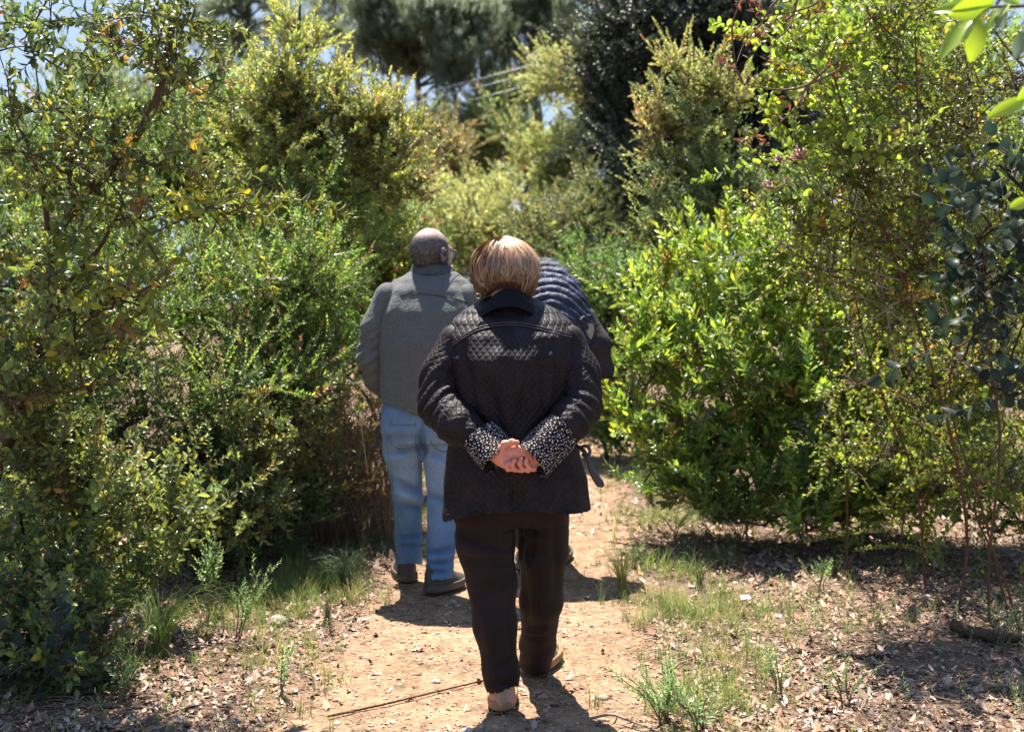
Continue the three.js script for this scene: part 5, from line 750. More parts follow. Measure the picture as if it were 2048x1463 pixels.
// ---- the third person, stooped, in the navy puffer vest
{
  const F = new Figure(6.2, 1085), W = (...a) => F.W(...a);
  const t = base('person', F.at, 'stooped person in navy puffer vest half hidden ahead of the quilted jacket', 'person');
  const rows = [F.row(520, 1046, 1106, -0.2, 0.07), F.row(530, 1018, 1122, -0.17, 0.1), F.row(545, 1000, 1138, -0.13, 0.13), F.row(570, 985, 1157, -0.08, 0.16), F.row(600, 977, 1173, -0.03, 0.175), F.row(640, 974, 1187, 0, 0.18), F.row(700, 980, 1184, 0.01, 0.18), F.row(780, 985, 1176, 0, 0.18), F.row(840, 988, 1170, 0, 0.175)];
  const lf = loft(rows, 2.2), xc = W(1118, 0).x;
  const puff = (x, y, z) => { const s = y + 3.2 * (x - xc) ** 2 - 0.35 * z + 0.25 * (x - xc), w = Math.abs(Math.sin(Math.PI * (s + 0.008 * noise(x * 5, s * 9, z * 5)) / 0.05)); return 0.016 * Math.pow(w, 0.55) - 0.006 + 0.0045 * noise(s * 22, x * 30, z * 30) * w + 0.003 * noise(x * 55, y * 18, z * 40); };
  const vest = part('puffer_vest', uvRound(nets(lf, V(-0.36, W(0, 850).y, -0.36), V(0.34, W(0, 510).y, 0.24), 0.0085, puff), lf, 0.2), M.puffer, t);
  const edge = [[1186, 634, 0.03], [1174, 632, 0.09], [1160, 640, 0.13], [1153, 655, 0.14], [1160, 690, 0.13], [1170, 715, 0.1]].map(([x, y, z]) => W(x, y, z));
  part('armhole_edge', limb(edge, edge.map(() => 0.012), 8, 4), M.puffer, vest);
  const armR = [[1166, 640, 0.0, 0.075], [1192, 690, 0.02, 0.07], [1203, 740, 0.0, 0.055], [1205, 775, -0.02, 0.05]], armL = [[985, 600, -0.02, 0.085], [972, 650, 0, 0.08], [975, 720, 0, 0.065]];
  const cut = W(1205, 757, 0).y, fR = join(F.chain(armR), 0.04), pR = armR.map((p) => W(p[0], p[1], p[2]));
  const fore = F.chain([[1203, 735, 0, 0.056], [1160, 760, -0.22, 0.045]])[0];
  part('sleeve', uvLimb(nets((x, y, z) => Math.max(smin(fR(x, y, z), fore(x, y, z), 0.03), cut - y), ...grow(box(...pR, W(1160, 760, -0.22)), 0.1), 0.009, (x, y, z, nx, ny) => (ny < -0.8 ? 0 : 0.008 * fbm(x * 12, y * 7, z * 12, 3))), pR, 0.07), M.sleeve3, t);
  const pL = armL.map((p) => W(p[0], p[1], p[2]));
  part('sleeve', uvLimb(nets(join(F.chain(armL), 0.04), ...grow(box(...pL), 0.1), 0.01, (x, y, z) => 0.006 * fbm(x * 12, y * 7, z * 12, 3)), pL, 0.07), M.sleeve3, t);
  part('shirt', nets((x, y, z) => Math.max(ell(W(1172, 662, 0.06), 0.045, 0.075, 0.05)(x, y, z)), W(1172, 662, 0.06).add(V(-0.07, -0.1, -0.08)), W(1172, 662, 0.06).add(V(0.07, 0.1, 0.08)), 0.009), M.shirt3, t);
  const hc = W(1006, 524, -0.26), hf = headField(hc, V(-0.25, -0.55, -1), 1.08), neck = cone(W(1020, 545, -0.17), W(1060, 590, -0.05), 0.062, 0.08);
  const tone = () => [0.42, 0.25, 0.19];
  const gh = nets(join([hf, neck], 0.03), W(930, 620, -0.2).add(V(0, 0, -0.24)), W(1085, 455, -0.1).add(V(0, 0, 0.22)), 0.008);
  const legs = [[[1040, 800, 0, 0.1], [1040, 960, 0.03, 0.08], [1050, 1080, 0, 0.06]], [[1100, 800, 0, 0.1], [1112, 960, -0.05, 0.078], [1116, 1090, -0.2, 0.058]]];
  const gb = nets(join([ell(W(1082, 680, 0), 0.16, 0.24, 0.1), ell(W(1075, 800, 0), 0.15, 0.16, 0.1), ...F.chain(armR.slice(0, 3).map((p) => [p[0], p[1], p[2], p[3] * 0.5])), ...F.chain(armL.map((p) => [p[0], p[1], p[2], p[3] * 0.6])), F.chain([[1198, 722, -0.02, 0.03], [1160, 745, -0.24, 0.026]])[0], ...legs.flatMap((l) => F.chain(l.map((p) => [p[0], p[1], p[2], p[3] * 0.7])))], 0.04), V(-0.36, 0, -0.36), V(0.36, W(0, 560).y, 0.2), 0.016);
  part('body', mergeSkin([colorBy(uvFlat(gh), tone), colorBy(uvFlat(gb), tone)]), M.skin, t);
  const up = hf.local;
  part('hair', colorBy(nets((x, y, z) => { const [a, b, c] = up(x, y, z); return Math.max(hf(x, y, z) - 0.014 - 0.006 * noise(x * 60, y * 60, z * 60), -(b + 0.045 - c * 0.3) , c - 0.07 + b * 0.2); }, hc.clone().addScalar(-0.16), hc.clone().addScalar(0.16), 0.007, (x, y, z) => 0.004 * noise(x * 160, y * 90, z * 160)), (x, y, z) => { const g = 0.17 + 0.22 * noise(x * 70, y * 30, z * 70); return [g, g * 0.96, g * 0.93]; }), M.hair, t);
  part('trousers', uvFlat(nets(join([ell(W(1075, 810, 0), 0.2, 0.17, 0.15), ...legs.flatMap((l) => F.chain(l))], 0.03), V(-0.4, 0.04, -0.4), V(0.36, W(0, 760).y, 0.22), 0.012, (x, y, z) => 0.006 * fbm(x * 12, y * 5, z * 12, 3))), M.dark, t);
  shoe('shoe', V(W(1050, 1085, 0).x, 0.002, 0.05), V(W(1046, 1085, -0.2).x, 0.002, -0.23), 0.05, 0.11, M.shoeGrey, M.soleDark, t, 0.03);
  shoe('shoe', V(W(1118, 1090, -0.2).x, 0.002, -0.15), V(W(1130, 1080, -0.4).x, 0.002, -0.42), 0.05, 0.11, M.shoeGrey, M.soleDark, t, 0.03);
}

// ---------------------------------------------------------------- what lies and grows on the ground
{
  const r = rngOf(202), dead = [0, 1, 2, 3].map((v) => leafGeo(0.04 + 0.006 * v, 0.019 + 0.003 * v, { fold: 0.3 - 0.25 * v, curl: 0.5 - 0.35 * v, out: v % 2 ? OVAL : LANCE, wave: 0.12 }));
  const MD = std({ color: 0xffffff, vertexColors: true, roughness: 0.8, specularIntensity: 0.35 });
  const tones = [[0.28, 0.185, 0.13], [0.33, 0.24, 0.185], [0.225, 0.135, 0.09], [0.14, 0.085, 0.058], [0.29, 0.205, 0.155], [0.38, 0.295, 0.24], [0.25, 0.135, 0.075], [0.19, 0.135, 0.105]];
  const m4 = new THREE.Matrix4(), q = new THREE.Quaternion(), e = new THREE.Euler();
  const spots = (n, fn) => { for (let i = 0; i < n; i++) { const d = 3.3 * Math.exp(r() * 1.45), x = (r() * 2 - 1) * (d * 0.5 + 0.35), z = -d; fn(x, z, d); } };
  const lists = [[], [], [], []];
  const bare = [];
  spots(130000, (x, z, d) => {
    const p = onPath(x, z), n = fbm(x * 1.3 + 5, z * 1.3, 0, 3), keep = lerp(0.62 + 1.2 * n, 0.07 + 0.22 * Math.max(0, noise(x * 2.2, z * 2.2, 5)), p) * (x < pathX(z) ? 0.85 : 1);
    if (r() > keep) return;
    const s = (0.25 + 0.62 * Math.pow(r(), 2.6) + 0.2 * r()) * (d > 6 ? 1.25 : 1), y = heightAt(x, z) + 0.003 + 0.012 * r() * (1 - p);
    q.setFromEuler(e.set(-Math.PI / 2 + (r() - 0.5) * 1.1, (r() - 0.5) * 1.1, r() * 6.283, 'YXZ'));
    q.setFromEuler(e.set((r() - 0.5) * 0.4 - Math.PI / 2, 0, 0)); const sp = new THREE.Quaternion().setFromAxisAngle(Y, r() * 6.283), tl = new THREE.Quaternion().setFromEuler(new THREE.Euler((r() - 0.5) * 0.7, 0, (r() - 0.5) * 0.7)); q.premultiply(tl).premultiply(sp);
    m4.compose(V(x, y, z), q, V(s, s, s)); const t = tones[Math.floor(r() * r() * 0 + r() * tones.length)], b = 0.72 + 0.5 * r();
    const item = [m4.clone(), col(t[0] * b, t[1] * b, t[2] * b), d, s, y];
    if (bare.length < 260 && p < 0.5 && d < 4.6 && s > 0.85 && Math.abs(x) < d * 0.42 && r() < 0.5) bare.push(item); else lists[Math.floor(r() * 4)].push(item);
  });
  const ground = scene.children.find((o) => o.name === 'ground');
  const tinted = new Map(); // the largest dead leaves lie there one by one
  for (const it of bare) { const k = Math.floor(r() * 24); if (!tinted.has(k)) { const t = tones[k % 8], b = 0.8 + 0.2 * Math.floor(k / 8); tinted.set(k, leafGeo(0.046, 0.023, { fold: 0.3 - 0.12 * (k % 5), curl: 0.45 - 0.16 * (k % 6), out: k % 2 ? OVAL : LANCE, wave: 0.1 }, t.map((x) => x * b))); } const m = shade(new THREE.Mesh(tinted.get(k), MD)); m.name = 'dead_leaf'; m.applyMatrix4(it[0]); ground.add(m); }
  lists.forEach((l, v) => { const o = scatter('fallen_leaves', dead[v], MD, l, scene); if (o) tag(o, ['curled tan dead leaves strewn over the ground beside the path', 'flat brown dead leaves strewn over the ground beside the path', 'bleached dead leaves strewn over the ground beside the path', 'broad dead leaves strewn over the ground beside the path'][v], 'fallen leaves', null, 'stuff'); });
  // pebbles and crumbs of soil
  const stones = [0, 1, 2].map((v) => { const g = mergeVertices(new THREE.IcosahedronGeometry(0.01, 1).deleteAttribute('normal').deleteAttribute('uv')), p = g.attributes.position; for (let i = 0; i < p.count; i++) { const k = 1 + 0.35 * noise(p.getX(i) * 130 + v * 7, p.getY(i) * 130, p.getZ(i) * 130); p.setXYZ(i, p.getX(i) * k * 1.25, p.getY(i) * k * 0.62, p.getZ(i) * k); } g.computeVertexNormals(); return colorBy(g, () => [1, 1, 1]); });
  const MS = std({ color: 0xffffff, vertexColors: true, roughness: 0.9, specularIntensity: 0.3 }), sl = [[], [], []];
  spots(30000, (x, z, d) => { const p = onPath(x, z); if (r() > 0.18 + 0.75 * p) return; const s = 0.16 + 0.42 * r() * r() + 1.0 * Math.pow(r(), 14); m4.compose(V(x, heightAt(x, z) + 0.001, z), q.setFromAxisAngle(Y, r() * 6.28), V(s, s, s)); const b = 0.75 + 0.5 * r(), t = r() < 0.3 ? [0.4, 0.31, 0.24] : r() < 0.5 ? [0.25, 0.18, 0.125] : [0.34, 0.24, 0.16]; sl[Math.floor(r() * 3)].push([m4.clone(), col(t[0] * b, t[1] * b, t[2] * b)]); });
  sl.forEach((l, v) => tag(scatter('pebbles', stones[v], MS, l, scene), ['small rounded pebbles scattered on the sandy path', 'small angular pebbles scattered on the sandy path', 'small flat pebbles scattered on the sandy path'][v], 'pebbles', null, 'stuff'));
  // straws of dry grass lying about
  { const st = twigGeo([V(0, 0, -0.05), V(0.006, 0.004, 0), V(-0.003, 0.002, 0.05)], 0.0011, 0.0006, [1, 1, 1], 3, 2), l = []; spots(34000, (x, z, d) => { const p = onPath(x, z); if (r() > 0.6 * (1 - 0.9 * p)) return; const s = 0.4 + 0.9 * r(); m4.compose(V(x, heightAt(x, z) + 0.006 + 0.015 * r(), z), q.setFromEuler(e.set((r() - 0.5) * 0.5, r() * 6.28, 0)), V(1, 1, s)); const b = 0.6 + 0.6 * r(); l.push([m4.clone(), col(0.33 * b, 0.24 * b, 0.155 * b)]); }); tag(scatter('straw_litter', st, MD, l, scene), 'dry straws and stalks matted into the leaf litter', 'straw', null, 'stuff'); }
  // grass along the edges
  const tuft = (v) => { const rr = rngOf(60 + v), gs = []; for (let i = 0; i < 13; i++) { const a = rr() * 6.283, L = 0.05 + 0.09 * rr(), lean = 0.15 + 0.7 * rr(), b = V((rr() - 0.5) * 0.05, 0, (rr() - 0.5) * 0.05), w = 0.0011 + 0.0011 * rr(), pos = [], nn = 4, cl = [], k = 0.7 + 0.6 * rr(), idx = []; for (let j = 0; j <= nn; j++) { const t = j / nn, o = lean * L * t * t, p = V(b.x + Math.cos(a) * o, L * t * (1 - 0.25 * lean * t), b.z + Math.sin(a) * o), ww = w * (1 - 0.85 * t); pos.push(p.x - Math.sin(a) * ww, p.y, p.z + Math.cos(a) * ww, p.x + Math.sin(a) * ww, p.y, p.z - Math.cos(a) * ww); for (let c = 0; c < 2; c++) cl.push(lerp(0.16, 0.22, t) * k, lerp(0.22, 0.26, t) * k, 0.055 * k); if (j < nn) { const o2 = j * 2; idx.push(o2, o2 + 1, o2 + 2, o2 + 1, o2 + 3, o2 + 2); } } const g = new THREE.BufferGeometry(); g.setAttribute('position', new THREE.Float32BufferAttribute(pos, 3)); g.setAttribute('color', new THREE.Float32BufferAttribute(cl, 3)); g.setIndex(idx); g.computeVertexNormals(); gs.push(g); } return mergeGeometries(gs); };
  const tfs = [0, 1, 2].map(tuft), gl = [[], [], []];
  spots(70000, (x, z, d) => {
    const u = (x - pathX(z)) / pathW(z), band = Math.exp(-((Math.abs(u) - 1.35) ** 2) / 0.2) + 0.1 * sstep(1, 1.6, Math.abs(u)), n = noise(x * 1.6 + 3, z * 1.6, 2) + 0.4 * noise(x * 5, z * 5, 1), k = band * clamp(0.34 + 1.1 * n) * (d > 4.9 ? 1 : 0.28);
    if (r() > k) return; const s = 0.5 + 0.85 * r() * r(), b = 0.75 + 0.6 * r(), dry = r() < 0.2 ? 1 : 0;
    m4.compose(V(x, heightAt(x, z) - 0.004, z), q.setFromAxisAngle(Y, r() * 6.28), V(s, s * (0.7 + 0.5 * r()), s)); gl[Math.floor(r() * 3)].push([m4.clone(), dry ? col(2 * b, 1.4 * b, 2.2 * b) : col(b * (0.8 + 0.35 * r()), b * 1.05, b)]);
  });
  gl.forEach((l, v) => tag(scatter('grass', tfs[v], ML.dull, l, scene), ['short fresh grass growing along both edges of the path', 'fine bent grass growing along both edges of the path', 'upright thin grass growing along both edges of the path'][v], 'grass', null, 'stuff'));
  // small seedlings among the litter
  const wl = [[], []];
  spots(5200, (x, z, d) => { const u = Math.abs(x - pathX(z)) / pathW(z); if (u < 1.05 || r() > 0.10 + 0.5 * Math.max(0, noise(x * 1.4, z * 1.4, 9))) return; const s = 0.22 + 0.4 * r() * r(), b = 0.8 + 0.5 * r(); m4.compose(V(x, heightAt(x, z), z), q.setFromEuler(e.set((r() - 0.5) * 0.7, r() * 6.28, (r() - 0.5) * 0.7)), V(s, s, s)); wl[Math.floor(r() * 2)].push([m4.clone(), col(b, b, b)]); });
  wl.forEach((l, v) => tag(scatter('weeds', sprigOf('weed', v).geo, ML.soft, l, scene), ['tiny upright seedlings dotted through the leaf litter', 'tiny spreading seedlings dotted through the leaf litter'][v], 'weeds', null, 'stuff'));
}
const onGround = (px, py) => { const q = G(px, py); q.y = heightAt(q.x, q.z); return q; };
// leafy weeds: several stems set with small leaves
function weed(px, py, h, n, label, o = {}) {
  const r = rngOf(px * 7 + py), at = onGround(px, py), t = base('weed', at, label, 'weed'), sp = sprigOf('weed', px % 3);
  for (let i = 0; i < n; i++) {
    const a = r() * 6.283, lean = (o.lean ?? 0.4) * (0.3 + r()), H = h * (0.6 + 0.45 * r()), top = V(Math.cos(a) * lean * H + (o.dx ?? 0) * H, H, Math.sin(a) * lean * H), pts = [V((r() - 0.5) * 0.04, 0, (r() - 0.5) * 0.04), V(top.x * 0.35, H * 0.5, top.z * 0.35), top];
    const st = part('stem', twigGeo(pts, 0.0035, 0.0015, [0.17, 0.15, 0.07], 5, 4), ML.dull, t), c = new THREE.CatmullRomCurve3(pts), m = new THREE.Matrix4(), q = new THREE.Quaternion(), k = Math.ceil(H / 0.055);
    for (let j = 0; j < k; j++) { const u = (o.bare ?? 0.25) + (1 - (o.bare ?? 0.25)) * (j + 0.5) / k, p = c.getPoint(u), s = (o.s ?? 0.55) * (0.75 + 0.5 * r()) * lerp(1.1, 0.75, u); q.setFromUnitVectors(Y, c.getTangent(u).add(V((r() - 0.5) * 1.1, 0, (r() - 0.5) * 1.1)).normalize()); m.compose(p, q, V(s, s, s)); const lf = part('leaf_spray', sp.geo, ML.soft, st); lf.applyMatrix4(m); }
  }
  return t;
}
weed(425, 1235, 0.40, 5, 'tall leafy green weed at the foot of the dark glossy bush', { lean: 0.15, s: 0.6, dx: -0.03 });
weed(478, 1285, 0.32, 4, 'leafy pale green weed next to the arching grass tuft', { lean: 0.35, dx: 0.3 });
weed(1330, 1440, 0.22, 9, 'sprawling narrow-leaved weed at the path edge near the walker with clasped hands', { lean: 0.8, s: 0.62, dx: -0.25, bare: 0.05 });
weed(1400, 1462, 0.14, 7, 'short leafy weed behind the sprawling narrow-leaved weed', { lean: 0.8, s: 0.6, bare: 0.05 });
weed(1560, 1400, 0.16, 4, 'low narrow-leaved weed in the middle of the leaf litter', { lean: 0.7, s: 0.5 });
weed(1690, 1420, 0.15, 4, 'small yellowish weed in the leaf litter near the long straight stick', { lean: 0.6, s: 0.48 });
weed(1640, 1190, 0.14, 4, 'small bright weed under the arching yellow flower stems', { lean: 0.8, s: 0.5 });
weed(1480, 1090, 0.2, 6, 'patch of fresh weed in front of the big bright shrub', { lean: 0.7, s: 0.4 });
weed(1440, 1060, 0.16, 6, 'spreading fresh weed under the lowest laurel leaves', { lean: 0.9, s: 0.6 });
weed(1600, 1080, 0.15, 6, 'round fresh weed at the shaded edge of the big bright shrub', { lean: 0.9, s: 0.6 });
weed(1270, 1130, 0.1, 6, 'little green weed between the pale grass clumps', { lean: 0.9, s: 0.5 });
weed(1350, 1070, 0.17, 6, 'dull green weed at the shaded foot of the big bright shrub', { lean: 0.9, s: 0.5 });
weed(560, 1400, 0.15, 3, 'broad little weed standing where litter meets the sandy path', { lean: 0.4, s: 0.6 });
weed(240, 1420, 0.22, 5, 'dim narrow-leaved weed in the shade of the lowest bush', { lean: 0.5, s: 0.5 });
weed(640, 1060, 0.14, 5, 'bright young weed below the dry brown brush', { lean: 0.9, s: 0.45 });
weed(2010, 1310, 0.2, 4, 'weed with pointed leaves beside the dark fallen log', { lean: 0.5, s: 0.6 });
// grass tussocks
function tussock(px, py, h, n, spread, label, tone) {
  const r = rngOf(px + py * 3), at = onGround(px, py), t = base('grass_tuft', at, label, 'grass tuft'), gs = [];
  for (let i = 0; i < n; i++) { const a = r() * 6.283, L = h * (0.6 + 0.6 * r()), o = spread * L * (0.2 + r()), pts = [V((r() - 0.5) * 0.06, 0, (r() - 0.5) * 0.06), V(Math.cos(a) * o * 0.3, L * 0.6, Math.sin(a) * o * 0.3), V(Math.cos(a) * o * 0.8, L * 0.9, Math.sin(a) * o * 0.8), V(Math.cos(a) * o * 1.35, L * (1 - 0.5 * spread * r()), Math.sin(a) * o * 1.35)], k = 0.7 + 0.6 * r(), g = limb(pts, [0.0013, 0.0014, 0.001, 0.0003], 3, 3); g.deleteAttribute('uv'); part('blade', colorBy(g, () => tone.map((x) => x * k)), ML.soft, t); }
}
tussock(320, 1320, 0.26, 150, 1, 'arching tussock of long green grass at the edge of the shade', [0.24, 0.33, 0.06]);
tussock(960 - 375, 1130, 0.2, 40, 0.9, 'dark shaded grass tussock below the dry brush', [0.08, 0.14, 0.05]);
tussock(1245, 1190, 0.24, 80, 0.5, 'tall upright pale grass at the path edge past the walker with clasped hands', [0.3, 0.33, 0.08]);
tussock(690, 1190, 0.2, 110, 0.6, 'clump of green grass near the grey trainers', [0.13, 0.2, 0.045]);
tussock(1300, 1010, 0.24, 60, 0.6, 'thin pale grass clump further up the path edge', [0.3, 0.32, 0.09]);
tussock(655, 1255, 0.13, 30, 0.3, 'short row of stiff grass stems at the edge of the sand', [0.26, 0.29, 0.07]);
tussock(1400, 1180, 0.15, 30, 0.6, 'loose grass clump where the litter begins', [0.24, 0.28, 0.07]);
// twigs and sticks
const stickMat = [bark(0.34, 0.25, 0.19), bark(0.13, 0.085, 0.06), bark(0.5, 0.4, 0.32)];
function stick(pts, rad, mat, label, name = 'twig', group, fork) {
  const w = pts.map(([x, y, h = 0.01]) => { const q = onGround(x, y); q.y += h; return q; }), at = w[0].clone(), t = base(name, at, label, name, group);
  part('stem', limb(w.map((p) => p.sub(at)), w.map((_, i) => rad * lerp(1, 0.5, i / w.length)), 6, 5, R0, 0.25), mat, t);
  for (const f of fork ?? []) { const v = f.map(([x, y, h = 0.01]) => { const q = onGround(x, y); q.y += h; return q.sub(at); }); part('side_twig', limb(v, v.map((_, i) => rad * lerp(0.7, 0.3, i / v.length)), 5, 4), mat, t); }
}
stick([[655, 1428], [760, 1405], [860, 1385], [975, 1358]], 0.0042, stickMat[1], 'long dark twig lying across the sand behind the raised heel');
stick([[1178, 1445, 0.02], [1225, 1440, 0.03], [1262, 1448, 0.02], [1320, 1461, 0.012]], 0.005, stickMat[2], 'pale crooked twig in the walker\'s shadow', 'twig', null, [[[1225, 1440, 0.03], [1230, 1424, 0.05]], [[1262, 1448, 0.02], [1272, 1428, 0.04]]]);
stick([[1632, 1388], [1700, 1352], [1790, 1312], [1850, 1290]], 0.0055, stickMat[0], 'long straight pale stick in the leaf litter');
stick([[1430, 1315], [1510, 1318], [1600, 1312], [1645, 1308]], 0.0055, stickMat[0], 'thin grey stick lying level across the litter');
stick([[1560, 1160], [1640, 1150], [1720, 1142], [1790, 1130]], 0.006, stickMat[0], 'grey stick at the edge of the shade under the thicket');
stick([[1690, 1420], [1715, 1380], [1728, 1335]], 0.004, stickMat[2], 'short bleached twig pointing away beside the yellowish weed');
stick([[1580, 1310], [1680, 1325], [1790, 1330]], 0.007, stickMat[1], 'dark brown stick crossing behind the long straight one');
stick([[1830, 1180], [1920, 1160], [2020, 1150]], 0.006, stickMat[0], 'grey fallen stick between the thicket stems');
stick([[1905, 1275, 0.03], [1970, 1290, 0.03], [2060, 1300, 0.03]], 0.03, stickMat[1], 'short dark fallen log half buried in litter', 'log');
stick([[330, 1440], [400, 1420], [470, 1425]], 0.004, stickMat[1], 'dark twig in the litter below the arching tussock');
stick([[1420, 1090], [1500, 1075], [1560, 1070]], 0.005, stickMat[0], 'grey twig in front of the foot of the big bright shrub');
{ const r = rngOf(333); for (let i = 0; i < 34; i++) { const px = r() < 0.75 ? 1250 + 780 * r() : 330 + 330 * r(), py = 1110 + 340 * r(), a = r() * 6.283, l = 25 + 55 * r(); stick([[px, py, 0.008], [px + Math.cos(a) * l * 0.5 + 6 * (r() - 0.5), py + Math.sin(a) * l * 0.2, 0.012], [px + Math.cos(a) * l, py + Math.sin(a) * l * 0.35, 0.008]], 0.0022 + 0.002 * r(), stickMat[Math.floor(r() * 3)], 'short thin dry twig lying among the fallen leaves', 'dry_twig', 'short twigs among the fallen leaves'); } }
// a bleached scrap and stones
{ const at = onGround(1490, 1204), g = new THREE.PlaneGeometry(0.05, 0.032, 5, 4), p = g.attributes.position; for (let i = 0; i < p.count; i++) p.setZ(i, 0.006 * noise(p.getX(i) * 60, p.getY(i) * 60)); g.computeVertexNormals(); const m = part('paper_scrap', g, std({ color: col(0.8, 0.79, 0.76), roughness: 0.8 }), scene); m.position.copy(at).add(V(0, 0.022, 0)); m.rotation.set(-1.15, 0.1, 0.3); tag(m, 'small white scrap lying in the leaf litter', 'scrap'); }
for (const [px, py, s, c, label] of [[556, 1246, 0.035, [0.4, 0.37, 0.34], 'grey stone at the edge of the grass below the leafy weeds'], [1085, 1388, 0.016, [0.3, 0.24, 0.19], 'dark little stone in the sand beside the forward foot'], [872, 1360, 0.014, [0.55, 0.47, 0.4], 'pale little stone on the sand between twig and heel'], [935, 1452, 0.014, [0.6, 0.55, 0.5], 'whitish pebble at the edge of the nearest shadow'], [1205, 1392, 0.02, [0.3, 0.24, 0.2], 'flat dark stone inside the walker\'s shadow']]) {
  const g = mergeVertices(new THREE.IcosahedronGeometry(1, 3).deleteAttribute('normal').deleteAttribute('uv')), p = g.attributes.position; for (let i = 0; i < p.count; i++) { const k = s * (1 + 0.3 * noise(p.getX(i) * 1.4 + px, p.getY(i) * 1.4, p.getZ(i) * 1.4) + 0.06 * noise(p.getX(i) * 6, p.getY(i) * 6, p.getZ(i) * 6)); p.setXYZ(i, p.getX(i) * k * 1.2, p.getY(i) * k * 0.6, p.getZ(i) * k); } g.computeVertexNormals();
  const m = part('stone', uvFlat(g), std({ color: col(...c), map: rep(grain, 8), roughness: 0.9 }), scene); m.position.copy(onGround(px, py)).add(V(0, s * 0.25, 0)); tag(m, label, 'stone');
}
// dry brown brush under the bank
{ const r = rngOf(91), q = P(670, 800, 7), at = V(q.x, heightAt(q.x, -7), -7), t = base('dry_brush', at, 'heap of dry brown bramble stems between the leafy bank and the blue jeans', 'dry brush'), gs = [], lv = [[], []];
  for (let i = 0; i < 520; i++) { const x = (r() - 0.5) * 0.7, z = (r() - 0.5) * 0.6, H = 0.25 + 0.75 * r(), a = r() * 6.283, o = (0.15 + 0.5 * r()) * H, pts = [V(x, 0, z), V(x + Math.cos(a) * o * 0.4, H * 0.6, z + Math.sin(a) * o * 0.4), V(x + Math.cos(a) * o, H * (0.8 + 0.2 * r()), z + Math.sin(a) * o), V(x + Math.cos(a) * o * 1.7, H * (0.35 + 0.6 * r()), z + Math.sin(a) * o * 1.7)], k = 0.5 + 0.9 * r(); gs.push(twigGeo(pts, 0.003, 0.001, [0.24 * k, 0.145 * k, 0.085 * k], 3, 3)); if (r() < 0.9) { const m = new THREE.Matrix4().compose(pts[2].clone(), new THREE.Quaternion().setFromEuler(new THREE.Euler(r() * 3, r() * 6, r() * 3)), V(1, 1, 1).multiplyScalar(0.6 + 0.5 * r())); lv[i % 2].push([m, col(1.6 * k + 0.3, 0.95 * k + 0.3, 1.2)]); } }
  part('stems', mergeGeometries(gs), ML.dull, t).userData.kind = 'stuff'; lv.forEach((l, v) => scatter('foliage', sprigOf('holm', v).geo, ML.dull, l, t)); }
// arching stems with yellow-green flower whorls
{ const d = 5.9, ob = P(1890, 800, d), at = V(ob.x, heightAt(ob.x, -d), -d), t = base('flowering_stem', at, 'arching yellow-green flower stems bending low over the litter', 'wild flower'), r = rngOf(17);
  for (const line of [[[1885, 1130], [1840, 1080], [1760, 1062], [1680, 1070], [1600, 1085]], [[1890, 1140], [1850, 1105], [1790, 1092], [1705, 1102]], [[1885, 1110], [1820, 1040], [1760, 1018], [1720, 1025]], [[1880, 1120], [1850, 1060], [1790, 1045], [1740, 1050]]]) {
    const pts = line.map(([x, y], i) => P(x, y, d + 0.05 * i).sub(at)); pts.unshift(V(0, 0, 0)); const st = part('stem', twigGeo(pts, 0.0035, 0.0012, [0.3, 0.32, 0.1], 5, 5), ML.dull, t), c = new THREE.CatmullRomCurve3(pts), gs = [];
    for (let i = 0; i < 26; i++) { const p = c.getPoint(0.3 + 0.7 * i / 26); for (let k = 0; k < 7; k++) { const g = new THREE.IcosahedronGeometry(0.0035 + 0.003 * r(), 0).translate(p.x + (r() - 0.5) * 0.018, p.y + (r() - 0.3) * 0.024, p.z + (r() - 0.5) * 0.018); g.deleteAttribute('uv'); const b = 0.7 + 0.6 * r(); gs.push(colorBy(g, () => [0.42 * b, 0.43 * b, 0.09 * b])); } }
    part('flower_whorls', mergeGeometries(gs), ML.dull, st).userData.kind = 'stuff';
  } }
